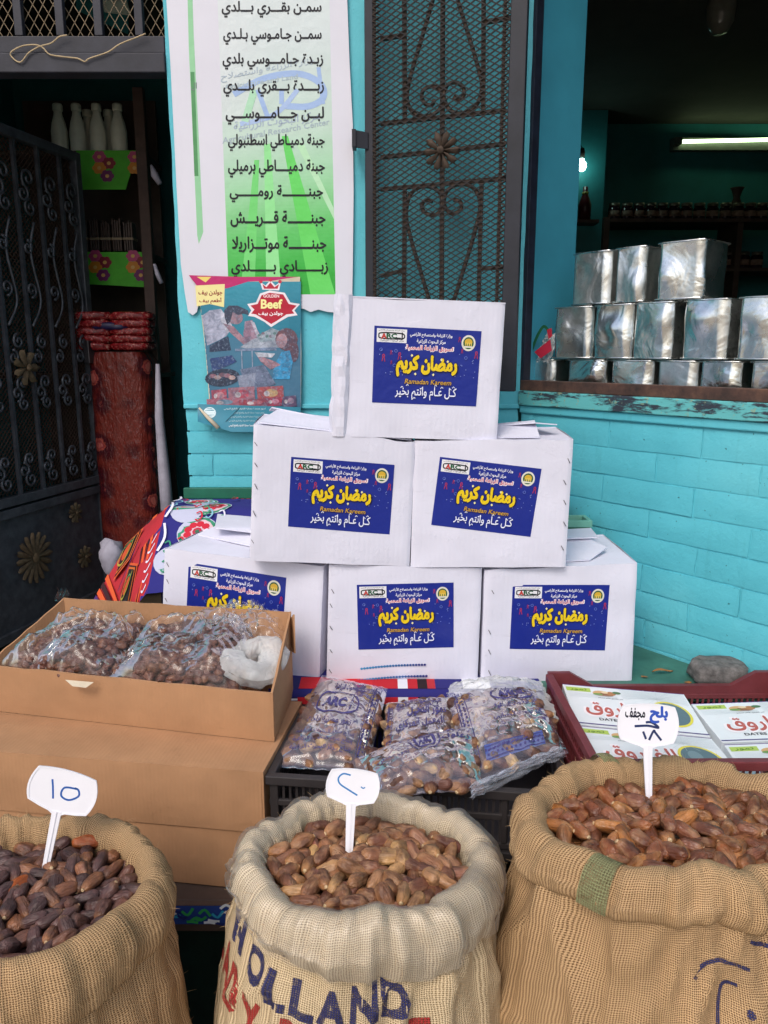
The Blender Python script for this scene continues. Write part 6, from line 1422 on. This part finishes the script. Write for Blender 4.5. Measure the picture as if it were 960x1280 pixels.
MB_ = MB(); MB_.box(.43, .97, 1.385, 1.77, LTZ+.18, .745); tag(MB_.build('box_layer', MATS['printed_card_white'], base=(.7, 1.55, LTZ+.18)), 'lower layer of white date boxes under the printed ones in the maroon crate', 'box')
# ------------------------------------------------------------------ stone and leaf by the wall
sc_ = (atZ(872, 858, T2Z)+atZ(940, 860, T2Z))/2; sc_.y += .045
mb = MB(); P = []
for i in range(13):
    ph = -PI/2+PI*i/12; row = []
    for j in range(24):
        a = 2*PI*j/24; v = Vector((math.cos(ph)*math.cos(a), math.cos(ph)*math.sin(a), math.sin(ph))); m_ = (abs(v.x)**6+abs(v.y)**6+abs(v.z)**6)**(1/6)
        p = Vector((v.x*.068/m_, v.y*.045/m_, v.z*.026/m_)); p *= 1+.10*noise.noise(p*30); p += Vector((noise.noise(p*90), noise.noise(p*90+Vector((5, 0, 0))), noise.noise(p*90+Vector((0, 5, 0)))))*.003
        row.append(sc_+Vector((p.x, p.y, p.z+.026)))
    P.append(row)
mb.grid(P, closed=True); tag(mb.build('stone', STONE, base=sc_), 'rough grey stone block on the green table against the brick wall', 'stone')
lc = atZ(828, 841, T2Z+.004); lf = MB(); P = []
for i in range(11):
    f = i/10; wv = .0075*max(0, math.sin(PI*min(1, f*1.05)))**.7; x = (f-.5)*.062
    P.append([lc+Vector((x, s*wv+.25*x, .004+.004*math.sin(f*5)+.003*abs(s))) for s in (-1, -.5, 0, .5, 1)])
lf.grid(P); tag(lf.build('dry_leaf', simple('dry_leaf', '9a6a3a', .6, 0, .35, 60), base=lc), 'curled dry brown leaf lying on the green table right of the last carton', 'leaf')
for k, (px, py) in enumerate(((860, 853), (806, 846), (853, 858))):
    c = atZ(px, py, T2Z+.003); m_ = MB(); m_.add([c+Vector((.010*math.cos(a+k)*(1+.4*(j % 2)), .006*math.sin(a+k), .002*(j % 2))) for j, a in enumerate([0, 1.2, 2.4, 3.6, 4.8])], [(0, 1, 2, 3, 4)])
    tag(m_.build('leaf_scrap', MATS['dry_leaf'], base=c), ('scrap of dry leaf just left of the grey stone', 'scrap of dry leaf near the foot of the last white carton', 'small scrap of leaf in front of the grey stone')[k], 'leaf')
# ------------------------------------------------------------------ oil tins in the window
def tin_mat():
    t = NT('tinplate'); co = t.coord(); oi = t.n('ObjectInfo').outputs['Random']
    off = t.n('VectorMath', operation='ADD', ins={0: co, 1: t.n('CombineXYZ', ins={0: t.math('MULTIPLY', oi, 9.0)}).outputs[0]}).outputs[0]
    n = t.noise(9, 3, .5, off, .8); s = t.noise(60, 5, .7, off); g_ = t.noise(4, 4, .6, off)
    t.base(t.ramp(s, [(.3, lin('d4d6d4')), (.6, lin('eceeec')), (.8, lin('c4bcae'))])); t.set(Metallic=1.0, Roughness=t.ramp(g_, [(.35, .18), (.7, .40)]))
    b = t.bump(n, .8, .010); t.bump(t.noise(220, 3, .6, off), .15, .0006, b); return t.m
TIN = tin_mat()
def tin(pxL, pxR, zb, ht, depth, yaw, seed, label, d=.05, dp_=.15):
    tA, tB_ = tB(pxL, d), tB(pxR, d); W_ = tB_-tA; rd = random.Random(seed)
    c = WB((tA+tB_)/2, d, zb) + N*(dp_/2); t = thing('oil_tin', label, 'tin', c, 'square metal tins stacked in the window', math.atan2(E.y, E.x)+yaw)
    M = Matrix.Translation(c) @ Matrix.Rotation(math.atan2(E.y, E.x)+yaw, 4, 'Z'); r = .012; n = 16; P = []
    dents = [(rd.uniform(-.3, .3)*W_, rd.uniform(.2, .8)*ht, rd.uniform(.02, .045), rd.uniform(-.009, .005)) for _ in range(4)]
    def ring(z):
        pts = []; hw, hd = W_/2, dp_/2
        for side in range(4):
            for k in range(n):
                f = k/n
                if side == 0: x, y = -hw+r+(W_-2*r)*f, -hd
                elif side == 1: x, y = hw, -hd+r+(dp_-2*r)*f
                elif side == 2: x, y = hw-r-(W_-2*r)*f, hd
                else: x, y = -hw, hd-r-(dp_-2*r)*f
                if side == 0: y += sum(a*math.exp(-((x-p)**2+(z-q)**2)/s_**2) for p, q, s_, a in dents)+.004*noise.noise(Vector((x*16+seed, z*14, 0)))
                if side in (1, 3): x += .004*noise.noise(Vector((y*16+seed, z*14, 3)))*(1 if side == 1 else -1)
                pts.append(M @ Vector((x, y, z)))
        return pts
    zs = [0, .004, .008]+[.012+(ht-.024)*k/16 for k in range(17)]+[ht-.008, ht-.004, ht]
    rows = [ring(z) for z in zs]; mb = MB(); mb.grid(rows, closed=True); mb.build('tin_body', TIN, t)
    cap = [M @ Vector((x*(W_/2-.003), y*(dp_/2-.003), ht-.004)) for x, y in ((-1, -1), (1, -1), (1, 1), (-1, 1))]
    MB().add(cap+[p-Vector((0, 0, .002)) for p in cap], [(0, 1, 2, 3), (7, 6, 5, 4)]).build('lid', TIN, t)
    for z in (.0025, ht-.0025):
        MB().tube([M @ Vector((x*(W_/2-(0 if abs(y) < 1 else 0)), y*dp_/2, z)) for x, y in ((-1, -.93), (-.93, -1), (.93, -1), (1, -.93), (1, .93), (.93, 1), (-.93, 1), (-1, .93))], .0022, 6, closed=True).build('seam', TIN, t)
    return t
ZB0 = 1.4425; HT = .155
rowsT = [
 ('bottom', ZB0, HT, .06, [(652, 690), (709, 753), (763, 812), (820, 866), (874, 924), (938, 990), (1004, 1060)]),
 ('middle', ZB0+HT+.003, HT, .055, [(689, 729), (739, 782), (788, 834), (850, 904), (916, 972), (985, 1040)]),
 ('top', ZB0+2*HT+.006, HT*.98, .06, [(709, 750), (760, 792), (811, 861)])]
ordn = ['leftmost', 'second from the left', 'third from the left', 'fourth from the left', 'fifth from the left', 'sixth from the left', 'seventh from the left']
k = 0
for nm, zb, ht, d, L in rowsT:
    for i, (a, b) in enumerate(L):
        b += (5 if nm == 'top' else 4)
        rd = random.Random(k*3+1); k += 1
        tin(a, b, zb, ht, .15, rd.uniform(-.10, .10)+(.12 if nm == 'top' and i == 1 else 0), k, 'dented square metal tin, '+(ordn[i] if not (nm == 'top' and i == 2) else 'rightmost and widest')+' in the '+nm+' row on the window counter', d)
pb = crumple(MB(), [WB(.0, .11, 1.66), WB(.065, .09, 1.67), WB(.075, .05, 1.585), WB(.005, .06, 1.585)], .016, 31, n=18, arch=.03)
tag(pb.build('plastic_bag', MILKY, base=WB(.03, .07, 1.6)), 'white plastic bag with red and green print wedged left of the middle tins', 'bag')
q = Print(lambda x, y, h: hit(x, y, WB(0, .042, 0), -N)-N*h, .0006)
q.poly([(668, 440), (688, 424), (690, 438), (676, 448)], 'b02840'); q.curve([(664, 440), (672, 420), (680, 408), (686, 414)], 3.4, '1e5a3a'); q.poly([(684, 412), (690, 410), (691, 420), (686, 424)], 'a8283c')
q.build('bag_print', PRINT, bpy.data.objects['plastic_bag.001'] if 'plastic_bag.001' in bpy.data.objects else None)
# ------------------------------------------------------------------ lights and goods inside
EM = NT('tube_glow'); EM.base((.1, .1, .1)); EM.set(Emission_Color=(.72, 1, .55, 1), Emission_Strength=5.0)
tl = thing('tube_light', 'lit fluorescent tube light mounted high on the teal back wall', 'lamp', atY(905, 178, 5.42))
a, b = atY(851, 177, 5.40), atY(1030, 173, 5.40)
MB().tube([a, b], .011, 10).build('tube', EM.m, tl); MB().box(a.x-.04, b.x+.03, 5.425, 5.485, a.z-.045, a.z+.03).build('fixture', simple('fixture_grey', '555750', .5), tl)
MB().box(a.x-.05, a.x, 5.37, 5.424, a.z-.02, a.z+.02).build('end_cap', MATS['fixture_grey'], tl)
EB = NT('bulb_glow'); EB.base((.1, .1, .1)); EB.set(Emission_Color=(.55, 1, .9, 1), Emission_Strength=16.0)
bb = thing('light_bulb', 'small glowing white bulb on the pillar by the window jamb', 'lamp', atY(727, 207, 5.1))
c = atY(727, 207, 5.10); MB().lathe([(0, -.035), (.02, -.028), (.030, -.008), (.028, .01), (.014, .03), (.012, .04), (0, .04)], c, 14).build('bulb', EB.m, bb)
MB().lathe([(0, .038), (.016, .04), (.018, .08), (.012, .10), (0, .1)], c, 10).build('socket', DARKW, bb); MB().tube([c+Vector((0, 0, .1)), c+Vector((-.02, .06, .16)), c+Vector((-.03, .09, .2))], .004, 5).build('cable', DARKW, bb)
gl = thing('glass_lampshade', 'dim hanging glass lampshade near the dark ceiling inside the window', 'lamp', atY(900, 10, 3.6))
c = atY(901, 20, 3.6); MB().lathe([(0, -.07), (.03, -.065), (.055, -.03), (.062, .03), (.05, .09), (.02, .12), (0, .12)], c, 18).build('shade', simple('dusty_glass', '6a6a60', .2, 0, .2), gl); MB().tube([c+Vector((0, 0, .12)), c+Vector((0, 0, .6))], .004, 5).build('rod', DARKW, gl)
sh_ = thing('jar_shelf', 'long dark shelves of jars along the back wall inside the shop', 'shelf', atY(860, 300, 5.3))
xa, xb = atY(758, 285, 5.25).x, atY(1080, 285, 5.25).x; zs1 = atY(860, 276, 5.25).z
for k, dz_ in enumerate((0, .30, .62, .95)): MB().box(xa, xb, 5.15, 5.49, zs1-dz_-.022, zs1-dz_-.001).build('shelf_board', DARKW, sh_)
for x in (xa-.02, (xa+xb)/2, xb): MB().box(x-.018, x+.018, 5.17, 5.48, .5, zs1+.01).build('upright', DARKW, sh_)
def jar():
    j = thing('jar', '', 'jar'); MB().lathe([(0, 0), (.034, 0), (.038, .008), (.038, .075), (.028, .09), (0, .09)], n=14).build('jar_glass', GLASSD, j); MB().lathe([(0, .088), (.033, .088), (.034, .092), (.034, .108), (0, .108)], n=14).build('lid', LIDM, j)
    MB().lathe([(.0385, .025), (.0385, .06)], n=14).build('jar_label', simple('jar_label', '8a7264', .6), j); return j
OD = ['leftmost', 'second from left', 'third from left', 'fourth from left', 'fifth from left', 'sixth from left', 'seventh from left', 'eighth from left', 'ninth from left', 'tenth from left', 'eleventh from left', 'twelfth from left', 'thirteenth from left']
j0 = jar(); k = 0
for row, dz_ in enumerate((0, .30)):
    for i in range(13):
        px = 766+i*15.4; j = j0 if k == 0 else copy_tree(j0); k += 1; p = atY(px, 276, 5.26); j.location = (p.x+.008*math.sin(k*7), 5.26, zs1-dz_)
        j['label'] = 'dark jar with a pale lid, '+OD[i]+' in the '+('upper' if row == 0 else 'lower')+' row of the shelf'; j['group'] = 'dark jars in the '+('upper' if row == 0 else 'lower')+' row on the back wall shelf'
vb = MB(); c = atY(921, 245, 5.3); c.z = zs1; vb.lathe([(0, 0), (.03, 0), (.03, .12), (.02, .15), (.035, .2), (.045, .21), (0, .21)], c, 12)
tag(vb.build('vase', DARKW, base=c), 'dark flared vase standing above the jars under the tube light', 'vase')
bt = thing('sauce_bottle', 'dark red bottle with a yellow collar hanging by the pillar below the bulb', 'bottle', atY(730, 275, 5.1)); c = atY(730, 276, 5.12)
MB().lathe([(0, 0), (.04, 0), (.042, .09), (.03, .13), (.016, .16), (.016, .2), (0, .2)], c, 12).build('body', simple('dark_red_glass', '4a1a1c', .3), bt); MB().lathe([(0, .15), (.02, .15), (.02, .17), (0, .17)], c, 12).build('collar', simple('dull_yellow', '8a7a30', .5), bt)
MB().box(c.x-.08, c.x+.08, 5.06, 5.19, c.z-.02, c.z-.001).build('bracket', DARKW, bt)
